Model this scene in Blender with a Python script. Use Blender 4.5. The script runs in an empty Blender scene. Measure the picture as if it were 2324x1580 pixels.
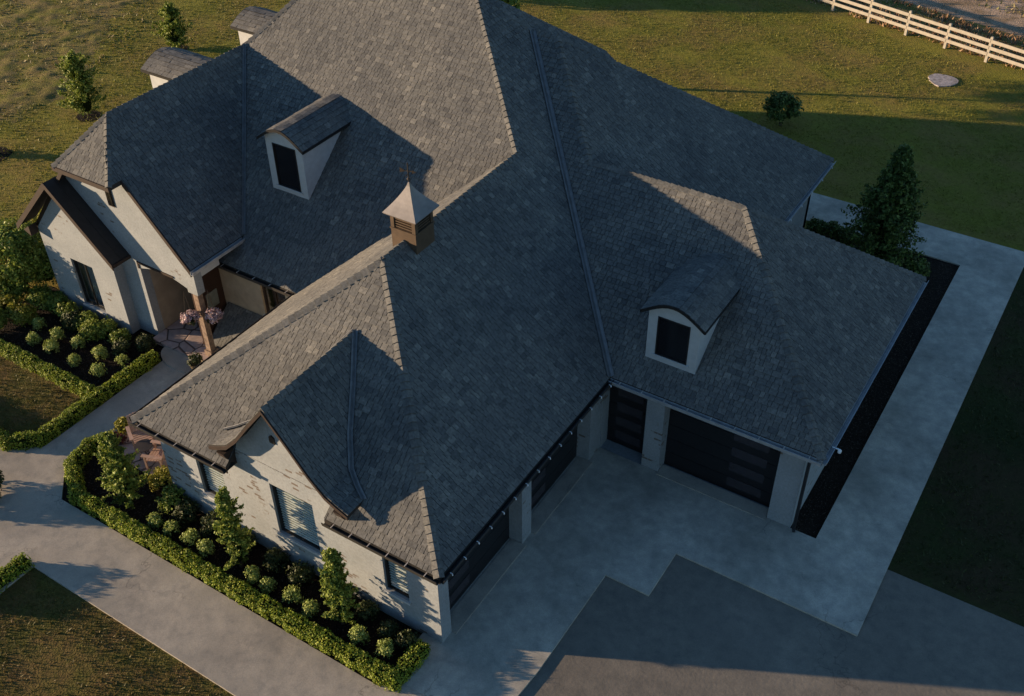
import bpy, math, random
import numpy as np
from mathutils import Vector, Matrix
random.seed(7); RNG = np.random.default_rng(7)
sc = bpy.context.scene
# ------------------------------------------------------------------ camera
cam = bpy.data.objects.new('camera', bpy.data.cameras.new('camera'))
sc.collection.objects.link(cam); sc.camera = cam
cam.rotation_mode = 'XYZ'
cam.location = (8.815, -10.822, 20.48)
cam.rotation_euler = (0.885, 0.009, 0.564)
cam.data.sensor_width = 36; cam.data.lens = 2389.6/2324*36
cam.data.clip_start = .1; cam.data.clip_end = 1500
# ------------------------------------------------------------------ sky, sun, exposure
SUN = Vector((-7.952, -3.934, 1.328)).normalized()
elev = math.asin(SUN.z); az = math.atan2(SUN.x, SUN.y)
w = bpy.data.worlds.new('World'); sc.world = w; w.use_nodes = True
nt = w.node_tree; nt.nodes.clear()
sky = nt.nodes.new('ShaderNodeTexSky'); sky.sky_type = 'NISHITA'; sky.sun_disc = False
sky.sun_elevation = elev; sky.sun_rotation = az % (2*math.pi)
sky.air_density = 1.0; sky.dust_density = 0.0; sky.ozone_density = 3.0
bg = nt.nodes.new('ShaderNodeBackground'); bg.inputs[1].default_value = 0.088
wo = nt.nodes.new('ShaderNodeOutputWorld')
nt.links.new(sky.outputs[0], bg.inputs[0]); nt.links.new(bg.outputs[0], wo.inputs[0])
sun = bpy.data.objects.new('sun', bpy.data.lights.new('sun', 'SUN'))
sc.collection.objects.link(sun)
sun.data.energy = 5.0; sun.data.angle = math.radians(.6); sun.data.color = (1, .72, .45)
sun.rotation_mode = 'QUATERNION'; sun.rotation_quaternion = SUN.to_track_quat('Z', 'Y')
sc.view_settings.view_transform = 'Standard'; sc.view_settings.look = 'None'
sc.view_settings.gamma = 1; sc.view_settings.exposure = 1.32
sc.cycles.max_bounces = 6
# ------------------------------------------------------------------ helpers
COL = sc.collection
def tag(o, label=None, cat=None, group=None, kind=None):
    if label: o['label'] = label
    if cat: o['category'] = cat
    if group: o['group'] = group
    if kind: o['kind'] = kind
    return o
def empty(name, loc, label, cat, group=None):
    o = bpy.data.objects.new(name, None); COL.objects.link(o); o.location = loc
    o.empty_display_size = .3
    return tag(o, label, cat, group)
class MB:
    def __init__(s): s.v = []; s.f = []; s.m = []
    def face(s, pts, m=0):
        n = len(s.v); s.v += [tuple(p) for p in pts]; s.f.append(list(range(n, n+len(pts)))); s.m.append(m)
    def box(s, a, b, m=0):
        x0, y0, z0 = [min(a[i], b[i]) for i in range(3)]; x1, y1, z1 = [max(a[i], b[i]) for i in range(3)]
        n = len(s.v)
        s.v += [(x0,y0,z0),(x1,y0,z0),(x1,y1,z0),(x0,y1,z0),(x0,y0,z1),(x1,y0,z1),(x1,y1,z1),(x0,y1,z1)]
        for f in ((3,2,1,0),(4,5,6,7),(0,1,5,4),(1,2,6,5),(2,3,7,6),(3,0,4,7)):
            s.f.append([n+i for i in f]); s.m.append(m)
    def prism(s, poly, vec, m=0):
        vec = Vector(vec); n = len(s.v); k = len(poly)
        P = [Vector(p) for p in poly]
        nor = Vector((0,0,0))
        for i in range(k): nor += P[i].cross(P[(i+1) % k])
        if nor.dot(vec) > 0: P = P[::-1]
        s.v += [tuple(p) for p in P] + [tuple(p+vec) for p in P]
        s.f.append([n+i for i in range(k)]); s.m.append(m)
        s.f.append([n+k+i for i in reversed(range(k))]); s.m.append(m)
        for i in range(k):
            j = (i+1) % k
            s.f.append([n+j, n+i, n+k+i, n+k+j]); s.m.append(m)
    def tube(s, path, r, m=0, k=8, taper=None):
        path = [Vector(p) for p in path]; rings = []
        for i, p in enumerate(path):
            d = (path[min(i+1, len(path)-1)] - path[max(i-1, 0)]).normalized()
            up = Vector((0,0,1)) if abs(d.z) < .9 else Vector((1,0,0))
            a = d.cross(up).normalized(); b = d.cross(a).normalized()
            rr = r if taper is None else r + (taper-r)*i/(len(path)-1)
            n = len(s.v); s.v += [tuple(p + a*rr*math.cos(2*math.pi*j/k) + b*rr*math.sin(2*math.pi*j/k)) for j in range(k)]
            rings.append(n)
        for q in range(len(rings)-1):
            for j in range(k):
                s.f.append([rings[q]+j, rings[q]+(j+1)%k, rings[q+1]+(j+1)%k, rings[q+1]+j]); s.m.append(m)
        s.f.append([rings[0]+j for j in reversed(range(k))]); s.m.append(m)
        s.f.append([rings[-1]+j for j in range(k)]); s.m.append(m)
    def lathe(s, prof, c=(0,0,0), m=0, k=20):
        rings = []
        for r, z in prof:
            n = len(s.v); s.v += [(c[0]+r*math.cos(2*math.pi*j/k), c[1]+r*math.sin(2*math.pi*j/k), c[2]+z) for j in range(k)]; rings.append(n)
        for q in range(len(rings)-1):
            for j in range(k):
                s.f.append([rings[q]+j, rings[q]+(j+1)%k, rings[q+1]+(j+1)%k, rings[q+1]+j]); s.m.append(m)
        s.f.append([rings[0]+j for j in reversed(range(k))]); s.m.append(m)
        s.f.append([rings[-1]+j for j in range(k)]); s.m.append(m)
    def build(s, name, mats, parent=None, off=(0,0,0), smooth=False, rot=0):
        me = bpy.data.meshes.new(name)
        if not isinstance(mats, (list, tuple)): mats = [mats]
        o3 = Vector(off)
        M = Matrix.Rotation(rot, 3, 'Z')
        me.from_pydata([tuple(M @ (Vector(v)-o3)) for v in s.v], [], s.f)
        for mt in mats: me.materials.append(mt)
        if max(s.m, default=0): me.polygons.foreach_set('material_index', s.m)
        if smooth: me.polygons.foreach_set('use_smooth', [True]*len(s.f))
        me.update()
        o = bpy.data.objects.new(name, me); COL.objects.link(o)
        if parent: o.parent = parent
        else: o.location = off
        return o
def wpart(mb, name, mats, parent, smooth=False):
    """part whose coordinates are world ones, under a thing whose Empty stands at parent.location"""
    root = parent; off = Vector((0,0,0))
    while root: off += root.location; root = root.parent
    return mb.build(name, mats, parent, off=off, smooth=smooth)
def npmesh(name, verts, quads, mats, parent=None, loc=(0,0,0), midx=None):
    me = bpy.data.meshes.new(name); nq, k = quads.shape
    me.vertices.add(len(verts)); me.vertices.foreach_set('co', verts.astype(np.float32).ravel())
    me.loops.add(nq*k); me.loops.foreach_set('vertex_index', quads.astype(np.int32).ravel())
    me.polygons.add(nq); me.polygons.foreach_set('loop_start', np.arange(0, nq*k, k, dtype=np.int32))
    try: me.polygons.foreach_set('loop_total', np.full(nq, k, dtype=np.int32))
    except Exception: pass
    if not isinstance(mats, (list, tuple)): mats = [mats]
    for mt in mats: me.materials.append(mt)
    if midx is not None: me.polygons.foreach_set('material_index', midx.astype(np.int32))
    me.update(calc_edges=True); me.validate()
    o = bpy.data.objects.new(name, me); COL.objects.link(o)
    if parent: o.parent = parent
    o.location = loc
    return o
# ------------------------------------------------------------------ materials
def mat(name, rough=.8, spec=.3, metal=0):
    m = bpy.data.materials.new(name); m.use_nodes = True; t = m.node_tree
    b = t.nodes['Principled BSDF']; b.inputs['Roughness'].default_value = rough
    b.inputs['Specular IOR Level'].default_value = spec; b.inputs['Metallic'].default_value = metal
    return m, t, b
def N(t, typ, **kw):
    n = t.nodes.new(typ)
    for k, v in kw.items():
        if k in n.inputs: n.inputs[k].default_value = v
        else: setattr(n, k, v)
    return n
def ramp(t, src, stops):
    r = t.nodes.new('ShaderNodeValToRGB'); e = r.color_ramp.elements
    while len(e) < len(stops): e.new(.5)
    for i, (p, c) in enumerate(stops): e[i].position = p; e[i].color = (*c, 1) if len(c) == 3 else c
    t.links.new(src, r.inputs[0]); return r.outputs[0]
def mix(t, fac, a, b, mode='MIX'):
    n = t.nodes.new('ShaderNodeMix'); n.data_type = 'RGBA'; n.blend_type = mode
    for s, v in ((n.inputs[0], fac), (n.inputs[6], a), (n.inputs[7], b)):
        if isinstance(v, (int, float)): s.default_value = v
        elif isinstance(v, tuple): s.default_value = (*v, 1)
        else: t.links.new(v, s)
    return n.outputs[2]
def coords(t, scale=(1,1,1), rot=(0,0,0)):
    g = t.nodes.new('ShaderNodeTexCoord'); m = t.nodes.new('ShaderNodeMapping')
    m.inputs['Scale'].default_value = scale; m.inputs['Rotation'].default_value = rot
    t.links.new(g.outputs['Object'], m.inputs[0]); return m.outputs[0]
def noise(t, vec, scale, detail=4, rough=.55):
    n = N(t, 'ShaderNodeTexNoise', Scale=scale, Detail=detail, Roughness=rough)
    t.links.new(vec, n.inputs['Vector']); return n.outputs[0]
def bump(t, b, h, strength=.3, dist=.02):
    n = N(t, 'ShaderNodeBump', Strength=strength, Distance=dist)
    t.links.new(h, n.inputs['Height']); t.links.new(n.outputs[0], b.inputs['Normal'])
def simple(name, c, rough=.7, spec=.3, metal=0, var=.12, scale=6, bstr=.1):
    m, t, b = mat(name, rough, spec, metal); v = coords(t); n = noise(t, v, scale)
    d = tuple(x*(1-var*2) for x in c); l = tuple(min(1, x*(1+var)) for x in c)
    t.links.new(ramp(t, n, [(.3, d), (.7, l)]), b.inputs['Base Color'])
    bump(t, b, noise(t, v, scale*8), bstr, .01); return m
def leafmat(name, cols, rough=.6, trans=.25, patch=.0):
    m, t, b = mat(name, rough, .25)
    g = t.nodes.new('ShaderNodeNewGeometry'); v = coords(t)
    c = ramp(t, g.outputs['Random Per Island'], [(i/(len(cols)-1), k) for i, k in enumerate(cols)])
    c = mix(t, .75, c, ramp(t, noise(t, v, 2.2, 3), [(.3, (.55,.55,.55)), (.7, (1.25,1.2,1.1))]), 'MULTIPLY')
    t.links.new(c, b.inputs['Base Color'])
    tr = t.nodes.new('ShaderNodeBsdfTranslucent'); t.links.new(c, tr.inputs[0])
    ms = t.nodes.new('ShaderNodeMixShader'); ms.inputs[0].default_value = trans
    t.links.new(b.outputs[0], ms.inputs[1]); t.links.new(tr.outputs[0], ms.inputs[2])
    t.links.new(ms.outputs[0], t.nodes['Material Output'].inputs[0]); return m
def shingle_mat(name, stops, grain=.3):
    m, t, b = mat(name, .9, .2); g = t.nodes.new('ShaderNodeNewGeometry'); v = coords(t)
    c = ramp(t, g.outputs['Random Per Island'], stops)
    c = mix(t, 1, c, ramp(t, noise(t, v, .55, 4), [(.3, (.8,.81,.83)), (.7, (1.15,1.13,1.09))]), 'MULTIPLY')
    c = mix(t, 1, c, ramp(t, noise(t, v, 16, 3, .7), [(.32, (.7,.7,.7)), (.68, (1.3,1.3,1.3))]), 'MULTIPLY')
    t.links.new(c, b.inputs['Base Color']); bump(t, b, noise(t, v, 70, 2), grain, .006); return m
M_sh = shingle_mat('asphalt_shingle', [(0, (.078,.08,.081)), (.2, (.102,.104,.103)), (.62, (.112,.113,.11)), (.92, (.126,.126,.121)), (1, (.165,.163,.152))])
M_cap = shingle_mat('ridge_cap_shingle', [(0, (.09,.092,.091)), (.5, (.11,.112,.109)), (1, (.135,.135,.13))])
M_deck = simple('roof_deck', (.025,.024,.023))
M_flash = simple('valley_metal', (.16,.165,.17), .5, .5, .35)
M_gut_l = simple('pale_gutter_metal', (.34,.36,.38), .45, .5, .2)
M_gut_d = simple('dark_gutter_metal', (.03,.028,.026), .5, .4)
M_strap = simple('gutter_strap', (.42,.38,.34), .5)
M_brown = simple('dark_brown_trim', (.032,.021,.017), .7)
M_soff = simple('soffit', (.12,.09,.07), .8)
M_wht = simple('white_trim', (.38,.4,.41), .6, var=.05)
M_black = simple('black_frame', (.012,.012,.013), .45, .4)
M_bay = simple('dark_standing_seam_metal', (.03,.027,.026), .6, .3, .1)
M_pipe = simple('dark_downspout_metal', (.02,.02,.022), .4)
def brickmat():
    m, t, b = mat('white_painted_brick', .85, .2)
    g = t.nodes.new('ShaderNodeTexCoord'); sx = t.nodes.new('ShaderNodeSeparateXYZ'); t.links.new(g.outputs['Object'], sx.inputs[0])
    ad = N(t, 'ShaderNodeMath', operation='ADD'); t.links.new(sx.outputs[0], ad.inputs[0]); t.links.new(sx.outputs[1], ad.inputs[1])
    cb = t.nodes.new('ShaderNodeCombineXYZ'); t.links.new(ad.outputs[0], cb.inputs[0]); t.links.new(sx.outputs[2], cb.inputs[1])
    br = N(t, 'ShaderNodeTexBrick', Scale=1.0); br.inputs['Brick Width'].default_value = .21; br.inputs['Row Height'].default_value = .075
    br.inputs['Mortar Size'].default_value = .008; br.inputs['Mortar Smooth'].default_value = .4
    br.inputs['Color1'].default_value = (0,0,0,1); br.inputs['Color2'].default_value = (1,1,1,1); br.inputs['Mortar'].default_value = (.5,.5,.5,1)
    t.links.new(cb.outputs[0], br.inputs['Vector'])
    v = coords(t)
    base = ramp(t, noise(t, v, 1.1, 5), [(.3, (.21,.233,.252)), (.7, (.268,.291,.31))])
    base = mix(t, 1, base, ramp(t, noise(t, v, 18, 3), [(.3, (.84,.83,.82)), (.65, (1.05,1.05,1.04))]), 'MULTIPLY')
    # bare bricks showing through the paint: single bricks inside loose patches
    pick = ramp(t, br.outputs['Color'], [(.80, (0,0,0)), (.84, (1,1,1))])
    patch = ramp(t, noise(t, v, .9, 3, .6), [(.56, (0,0,0)), (.6, (1,1,1))])
    mm = mix(t, 1, pick, patch, 'MULTIPLY')
    inv = ramp(t, br.outputs['Fac'], [(.2, (1,1,1)), (.5, (0,0,0))]); mm = mix(t, 1, mm, inv, 'MULTIPLY')
    c = mix(t, mm, base, (.12,.1,.085)); t.links.new(c, b.inputs['Base Color'])
    bump(t, b, mix(t, .35, br.outputs['Fac'], noise(t, v, 25, 3)), -.35, .012)
    return m
M_brick = brickmat()
M_tan = simple('tan_stucco', (.3,.25,.185), .85, var=.1, scale=3)
def concrete(name, c1, c2, c3, sc_=1.0, b_=.12, stain=(.2,.19,.16)):
    m, t, b = mat(name, .9, .2); v = coords(t)
    c = ramp(t, noise(t, v, .35*sc_, 6, .62), [(.32, c1), (.52, c2), (.7, c3)])
    c = mix(t, 1, c, ramp(t, noise(t, v, 3.2, 5, .65), [(.3, (.74,.76,.78)), (.7, (1.13,1.11,1.08))]), 'MULTIPLY')
    c = mix(t, 1, c, ramp(t, noise(t, v, 40, 2), [(.35, (.9,.9,.9)), (.65, (1.06,1.06,1.06))]), 'MULTIPLY')
    vo = N(t, 'ShaderNodeTexVoronoi', Scale=.42); vo.feature = 'DISTANCE_TO_EDGE'
    wv = t.nodes.new('ShaderNodeVectorMath'); wv.operation = 'MULTIPLY_ADD'; wv.inputs[1].default_value = (1,1,1)
    nz = N(t, 'ShaderNodeTexNoise', Scale=2.0, Detail=6.0); t.links.new(v, nz.inputs['Vector'])
    t.links.new(v, wv.inputs[0]); t.links.new(nz.outputs['Color'], wv.inputs[2]); t.links.new(wv.outputs[0], vo.inputs['Vector'])
    crack = mix(t, 1, ramp(t, vo.outputs['Distance'], [(.002, (.5,.5,.5)), (.006, (0,0,0))]), ramp(t, noise(t, v, .3, 3), [(.5, (0,0,0)), (.6, (1,1,1))]), 'MULTIPLY')
    c = mix(t, crack, c, (.06,.055,.05))
    c = mix(t, ramp(t, noise(t, v, .8*sc_, 5, .7), [(.5, (0,0,0)), (.72, (.45,.45,.45))]), c, stain)
    t.links.new(c, b.inputs['Base Color']); bump(t, b, noise(t, v, 12, 5), b_, .02); return m
M_conc = concrete('weathered_concrete', (.265,.24,.205), (.355,.32,.27), (.42,.38,.32))
M_court = concrete('stained_court_concrete', (.27,.255,.22), (.39,.365,.315), (.5,.465,.4), 1.5, .12, (.17,.185,.16))
M_asph = concrete('driveway_asphalt', (.155,.14,.12), (.18,.165,.14), (.22,.2,.17), .5, .2, (.12,.11,.1))
def groundmat(name, pal, pal2, sc_=.12, bs=.6):
    m, t, b = mat(name, .95, .1); v = coords(t)
    c = ramp(t, noise(t, v, sc_, 6, .6), [(.3, pal[0]), (.5, pal[1]), (.7, pal[2])])
    c = mix(t, ramp(t, noise(t, v, sc_*3.1, 5, .7), [(.42, (0,0,0)), (.62, (1,1,1))]), c, pal2)
    c = mix(t, 1, c, ramp(t, noise(t, v, 7, 4, .7), [(.3, (.78,.78,.74)), (.7, (1.2,1.17,1.1))]), 'MULTIPLY')
    t.links.new(c, b.inputs['Base Color'])
    a = N(t, 'ShaderNodeMath', operation='ADD'); t.links.new(noise(t, v, 5, 6, .7), a.inputs[0]); t.links.new(noise(t, v, 22, 3), a.inputs[1])
    bump(t, b, a.outputs[0], bs, .12); return m
M_ground = groundmat('lawn_soil', ((.12,.125,.02), (.165,.16,.028), (.19,.175,.035)), (.18,.14,.04))
M_shade_soil = groundmat('shade_darkened_lawn_soil', ((.022,.03,.01), (.032,.042,.013), (.048,.05,.018)), (.045,.034,.018))  # side lawn soil, with the house shadow darkened into its colour
M_lawnf = groundmat('front_lawn_soil', ((.055,.062,.014), (.085,.08,.02), (.12,.09,.03)), (.12,.08,.032), .35)
M_grassf = leafmat('front_grass_blade', [(.05,.06,.012), (.085,.085,.018), (.12,.1,.028), (.15,.11,.04)], trans=.3)
M_field = groundmat('rough_field_soil', ((.15,.13,.045), (.21,.165,.07), (.27,.21,.1)), (.16,.16,.035), .3, .9)
M_dirt = groundmat('dirt_track', ((.27,.2,.15), (.34,.26,.2), (.4,.31,.25)), (.2,.15,.1), .3)
M_mulch = groundmat('dark_mulch', ((.012,.009,.008), (.02,.015,.012), (.03,.022,.018)), (.016,.012,.01), 1.2, 1)
G1 = [(.12,.13,.02), (.15,.16,.025), (.18,.18,.034), (.22,.2,.05)]
M_grass = leafmat('grass_blade', G1, trans=.35)
M_shade_grass = leafmat('shade_darkened_grass_blade', [(.02,.032,.008), (.035,.05,.012), (.05,.06,.016), (.06,.06,.025)], trans=.2)  # side lawn blades, darkened in colour for the shadow lying there
M_grass2 = leafmat('dry_grass_blade', [(.16,.13,.055), (.22,.18,.08), (.13,.15,.035), (.3,.25,.13)], trans=.3)
M_weed = leafmat('dry_weed', [(.17,.08,.045), (.28,.17,.1), (.4,.29,.19), (.24,.14,.07)], trans=.25)
M_hedge = leafmat('hedge_leaf', [(0.077,0.121,0.011), (0.154,0.220,0.019), (0.242,0.308,0.031), (0.330,0.363,0.055)])
M_box = leafmat('boxwood_leaf', [(0.114,0.172,0.034), (0.217,0.286,0.063), (0.320,0.389,0.103), (0.435,0.480,0.172)])
M_arb = leafmat('arborvitae_leaf', [(0.055,0.093,0.013), (0.132,0.187,0.027), (0.220,0.286,0.049), (0.330,0.374,0.088)])
M_con = leafmat('conifer_needle', [(.03,.05,.012), (.06,.1,.022), (.1,.155,.036), (.14,.2,.05)], trans=.15)
M_dark = leafmat('dark_shrub_leaf', [(.012,.022,.008), (.03,.045,.015), (.05,.07,.02), (.09,.11,.04)], trans=.15)
M_pier = simple('brown_stone_pier', (.2,.145,.11), .85, var=.25, scale=9)
M_yel = leafmat('yellow_green_leaf', [(0.106,0.123,0.011), (0.176,0.194,0.019), (0.246,0.246,0.035), (0.308,0.282,0.062)])
M_flower = leafmat('pale_flower', [(.3,.2,.26), (.45,.34,.4), (.6,.5,.52), (.12,.05,.09)], trans=.2)
M_white_fl = leafmat('white_flower', [(.5,.48,.45), (.62,.6,.56), (.7,.68,.64)], trans=.2)
M_red = leafmat('maroon_leaf', [(.06,.012,.014), (.1,.02,.02), (.13,.035,.03)])
M_bark = simple('bark', (.09,.06,.04), .9, bstr=.6)
M_redbark = simple('reddish_bark', (.16,.085,.055), .9, bstr=.6)
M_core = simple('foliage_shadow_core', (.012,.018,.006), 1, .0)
def glassmat():
    m, t, b = mat('window_glass', .05, .5); b.inputs['Base Color'].default_value = (.01,.012,.014,1)
    tr = t.nodes.new('ShaderNodeBsdfTransparent'); tr.inputs[0].default_value = (.93,.95,.95,1)
    ms = t.nodes.new('ShaderNodeMixShader'); pass
    ms.inputs[0].default_value = .1
    gl = N(t, 'ShaderNodeBsdfGlossy', Roughness=.03)
    t.links.new(tr.outputs[0], ms.inputs[1]); t.links.new(gl.outputs[0], ms.inputs[2])
    t.links.new(ms.outputs[0], t.nodes['Material Output'].inputs[0]); return m
M_glass = glassmat()
M_dglass = simple('dark_glass', (.008,.008,.01), .12, .6, var=.02, bstr=0)
M_lite = simple('smoked_glass_panel', (.032,.028,.034), .25, .6, bstr=0)
M_room = simple('dark_room', (.02,.018,.016), .9)  # near-black colour stands in for unlit interiors
M_blind = simple('grey_blind_slat', (.85,.88,.84), .6)
M_bback = simple('blind_backing', (.13,.15,.14))
M_door = simple('black_door_panel', (.011,.011,.013), .35, .4, bstr=.02)
M_copper = simple('pale_copper_roof', (.15,.14,.14), .45, .5, .3, scale=3)
M_louv = simple('weathered_bronze', (.085,.058,.038), .6, .4, .2)
M_bulb = simple('frosted_bulb', (.75,.78,.8), .2, .6)
M_stone = None
def flagmat():
    m, t, b = mat('flagstone', .85, .2); v = coords(t)
    vo = N(t, 'ShaderNodeTexVoronoi', Scale=1.7); vo.feature = 'DISTANCE_TO_EDGE'; t.links.new(v, vo.inputs['Vector'])
    vc = N(t, 'ShaderNodeTexVoronoi', Scale=1.7); t.links.new(v, vc.inputs['Vector'])
    s = t.nodes.new('ShaderNodeSeparateColor'); t.links.new(vc.outputs['Color'], s.inputs[0])
    c = ramp(t, s.outputs[0], [(0, (.27,.21,.185)), (.5, (.34,.27,.24)), (1, (.42,.33,.3))])
    c = mix(t, 1, c, ramp(t, noise(t, v, 6), [(.3, (.8,.8,.8)), (.7, (1.15,1.12,1.1))]), 'MULTIPLY')
    c = mix(t, ramp(t, vo.outputs['Distance'], [(.02, (1,1,1)), (.045, (0,0,0))]), c, (.09,.065,.055))
    t.links.new(c, b.inputs['Base Color']); bump(t, b, ramp(t, vo.outputs['Distance'], [(.01, (0,0,0)), (.06, (1,1,1))]), .6, .02); return m
M_flag = flagmat()
M_fence = simple('cream_fence_paint', (.29,.27,.23), .7, var=.08)
M_stonec = simple('pale_concrete_lid', (.36,.32,.31), .9, var=.25, scale=9, bstr=.4)
M_pot = simple('clay_pot', (.1,.075,.04), .7)
M_wick = simple('wicker_basket', (.12,.08,.05), .8)
M_pink = simple('pinkish_painted_wood', (.36,.24,.19), .7)
M_iron = simple('dark_wrought_iron', (.05,.04,.035), .5, .5, .5)
# ------------------------------------------------------------------ measured geometry of the house (metres)
HE = 3.0
a, b_, e_, c_, d_, g_ = .8056, .8103, .8498, .7692, .7911, .7804
L1, Y3, X4, Y5, X6, Y6, Ym = 9.177, 7.475, 5.557, 15.943, 1.058, 21.187, 6.015
Xr, Zr, Yl, q_, Xl, Zl = -14.887, 7.22, 5.547, 1.1423, -11.76, 3.648
zr1 = HE + a*L1/2; ZJ = Zr-(Xr+13.75)*-q_
C1, C2, C3, C4, C5, C6 = (0,0,HE), (-L1,0,HE), (0,Y3,HE), (X4,Y3,HE), (X4,Y5,HE), (X6,Y6,HE)
P1 = (-L1/2, a*L1/2/b_, zr1); P2 = (-L1/2, Ym+a*L1/2/e_, zr1)
wR = (Y5-Y3)/2
K = (X4-wR*c_/d_, Y3+wR, HE+c_*wR); K2 = (X6-wR*c_/g_, Y3+wR, HE+c_*wR)
w2 = (Y6-Y3)/2
T = (X6-w2*c_/g_, Y3+w2, HE+c_*w2); J = (-(T[2]-HE)/a, T[1], T[2])
PK = (-8.0, Ym+8*a/e_, HE+8*a); ZP = PK[2]
PKL = (Xr+(ZP-Zr)/q_, PK[1], ZP)
Q = (Xr, Ym+(Zr-HE)/e_, Zr); LF = (Xr, Yl, Zr); VB = (Xl, Ym+(Zl-HE)/e_, Zl)
C3b = (0, Ym+(ZP-HE)/e_*0+21.187, HE)
house = empty('house', (0,0,0), 'white painted brick house with a many-hipped grey shingle roof, dormers and a garage court', 'house')
# ------------------------------------------------------------------ roofs: every shingle tab is a small raised quad
def clip(poly, A, B, C):           # keep A*x+B*y<=C
    out = []
    for i in range(len(poly)):
        p, q = poly[i], poly[(i+1) % len(poly)]
        dp = A*p[0]+B*p[1]-C; dq = A*q[0]+B*q[1]-C
        if dp <= 0: out.append(p)
        if (dp < 0 < dq) or (dq < 0 < dp):
            s = dp/(dp-dq); out.append((p[0]+s*(q[0]-p[0]), p[1]+s*(q[1]-p[1])))
    return out
def clip_convex(poly, hull):
    for i in range(len(hull)):
        x0, y0 = hull[i]; x1, y1 = hull[(i+1) % len(hull)]
        A, B = (y1-y0), -(x1-x0)      # outside is to the right for ccw hull
        poly = clip(poly, A, B, A*x0+B*y0)
        if len(poly) < 3: return []
    return poly
def plane_frame(pts):
    P = [Vector(p) for p in pts]; n = Vector((0,0,0))
    for i in range(len(P)): n += P[i].cross(P[(i+1) % len(P)])
    n.normalize()
    if n.z < 0: n = -n
    up = (Vector((0,0,1)) - n*n.z).normalized(); u = up.cross(n).normalized()
    return P, n, up, u
def shingle(mb, pts, ex=.145, m=0):
    P, n, up, u = plane_frame(pts)
    O = min(P, key=lambda p: p.z)
    h = [((p-O).dot(u), (p-O).dot(up)) for p in P]
    ar = sum(h[i][0]*h[(i+1)%len(h)][1]-h[(i+1)%len(h)][0]*h[i][1] for i in range(len(h)))
    if ar < 0: h = h[::-1]
    umin = min(p[0] for p in h); umax = max(p[0] for p in h); vmax = max(p[1] for p in h)
    k = 0
    while k*ex < vmax:
        v0 = k*ex; x = umin-.05 + random.uniform(-.2, 0)
        while x < umax:
            wd = random.choice((.1, .12, .15, .18, .23))*random.uniform(.9, 1.1)
            q = clip(clip(clip(clip(h, 0, -1, -(v0-.002)), 0, 1, v0+ex), -1, 0, -x), 1, 0, x+wd-.013)
            if len(q) < 3: q = []
            if q:
                t = .009 + random.choice((0, 0, .006, .008)) + random.uniform(0, .002)
                top = [O + u*p[0] + up*p[1] + n*(.004 + t*max(0, 1-(p[1]-v0)/ex)) for p in q]
                nn = len(mb.v); mb.v += [tuple(p) for p in top]
                mb.f.append(list(range(nn, nn+len(q)))); mb.m.append(m)
                lo = [i for i in range(len(q)) if q[i][1] < v0+.001]
                if len(lo) >= 2:
                    i = min(lo, key=lambda w_: q[w_][0]); j = max(lo, key=lambda w_: q[w_][0])
                    b0 = top[i]-n*(t+.003); b1 = top[j]-n*(t+.003); n2 = len(mb.v)
                    mb.v += [tuple(b0), tuple(b1)]
                    mb.f.append([n2, n2+1, nn+j, nn+i]); mb.m.append(m)
                    # side cheeks of the tab
                    for (ii, sgn) in ((i, -1), (j, 1)):
                        nb = (ii-1) % len(q) if sgn < 0 else (ii+1) % len(q)
                        if abs(q[nb][0]-q[ii][0]) < .004 and q[nb][1] > q[ii][1]+.02:
                            fb = n2 if sgn < 0 else n2+1
                            mb.f.append([fb, nn+ii, nn+nb] if sgn < 0 else [nn+ii, fb, nn+nb]); mb.m.append(m)
            x += wd
        k += 1
def roof(name, planes, th=.13, ex=.145, parent=None, mats=None):
    mb = MB()
    for pts in planes:
        P, n, up, u = plane_frame(pts)
        mb.prism([p-n*.001 for p in P], -Vector((0,0,1))*th, 1)
        shingle(mb, pts, ex)
    return wpart(mb, name, mats or [M_sh, M_deck], parent or house)
def caps(mb, p0, p1, n1, n2, wid=.125, step=.19, m=0):
    p0, p1 = Vector(p0), Vector(p1); d = (p1-p0); L = d.length; d.normalize()
    if p1.z < p0.z: p0, p1 = p1, p0; d = -d
    def foot(nn):
        f = d.cross(Vector(nn)).normalized(); return f if f.z < 0 or abs(f.z) < 1e-6 else -f
    f1, f2 = foot(n1), foot(n2)
    up = (Vector(n1).normalized()+Vector(n2).normalized()).normalized()
    k = 0
    while k*step < L-.03:
        s0, s1 = k*step, min(L, (k+1)*step+.03); W = wid*random.uniform(.94, 1.08)
        h0, h1 = .044+random.uniform(0, .012), .014
        A = p0+d*s0; B = p0+d*s1
        r = []
        for C_, h in ((A, h0), (B, h1)):
            r.append([C_+f1*W+up*(h-.012), C_+f1*W*.35+up*(h+.004), C_+up*h+up*.008, C_+f2*W*.35+up*(h+.004), C_+f2*W+up*(h-.012)])
        n = len(mb.v)
        for row in r: mb.v += [tuple(p) for p in row]
        mb.v += [tuple(p-up*.05) for p in r[0]]
        for i in range(4):
            mb.f.append([n+i, n+i+1, n+5+i+1, n+5+i]); mb.m.append(m)
            mb.f.append([n+10+i, n+10+i+1, n+i+1, n+i]); mb.m.append(m)
        for i in (0, 4):
            mb.f.append([n+i, n+5+i, n+10+i]); mb.m.append(m)
        k += 1
nPX, nNX = Vector((a,0,1)), Vector((-a,0,1)); nFY = Vector((0,-b_,1)); nMY = Vector((0,-e_,1)); nRY = Vector((0,-c_,1))
nRX = Vector((d_,0,1)); nRYb = Vector((0,c_,1)); nGX = Vector((g_,0,1)); nLX = Vector((q_,0,1)); nLNX = Vector((-q_,0,1))
nJ = Vector((0, -(Zr-ZJ)/(Yl-4.2), 1))
Z0 = (-L1, Ym, HE)
GX = -4.44; FW = .35
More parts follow.
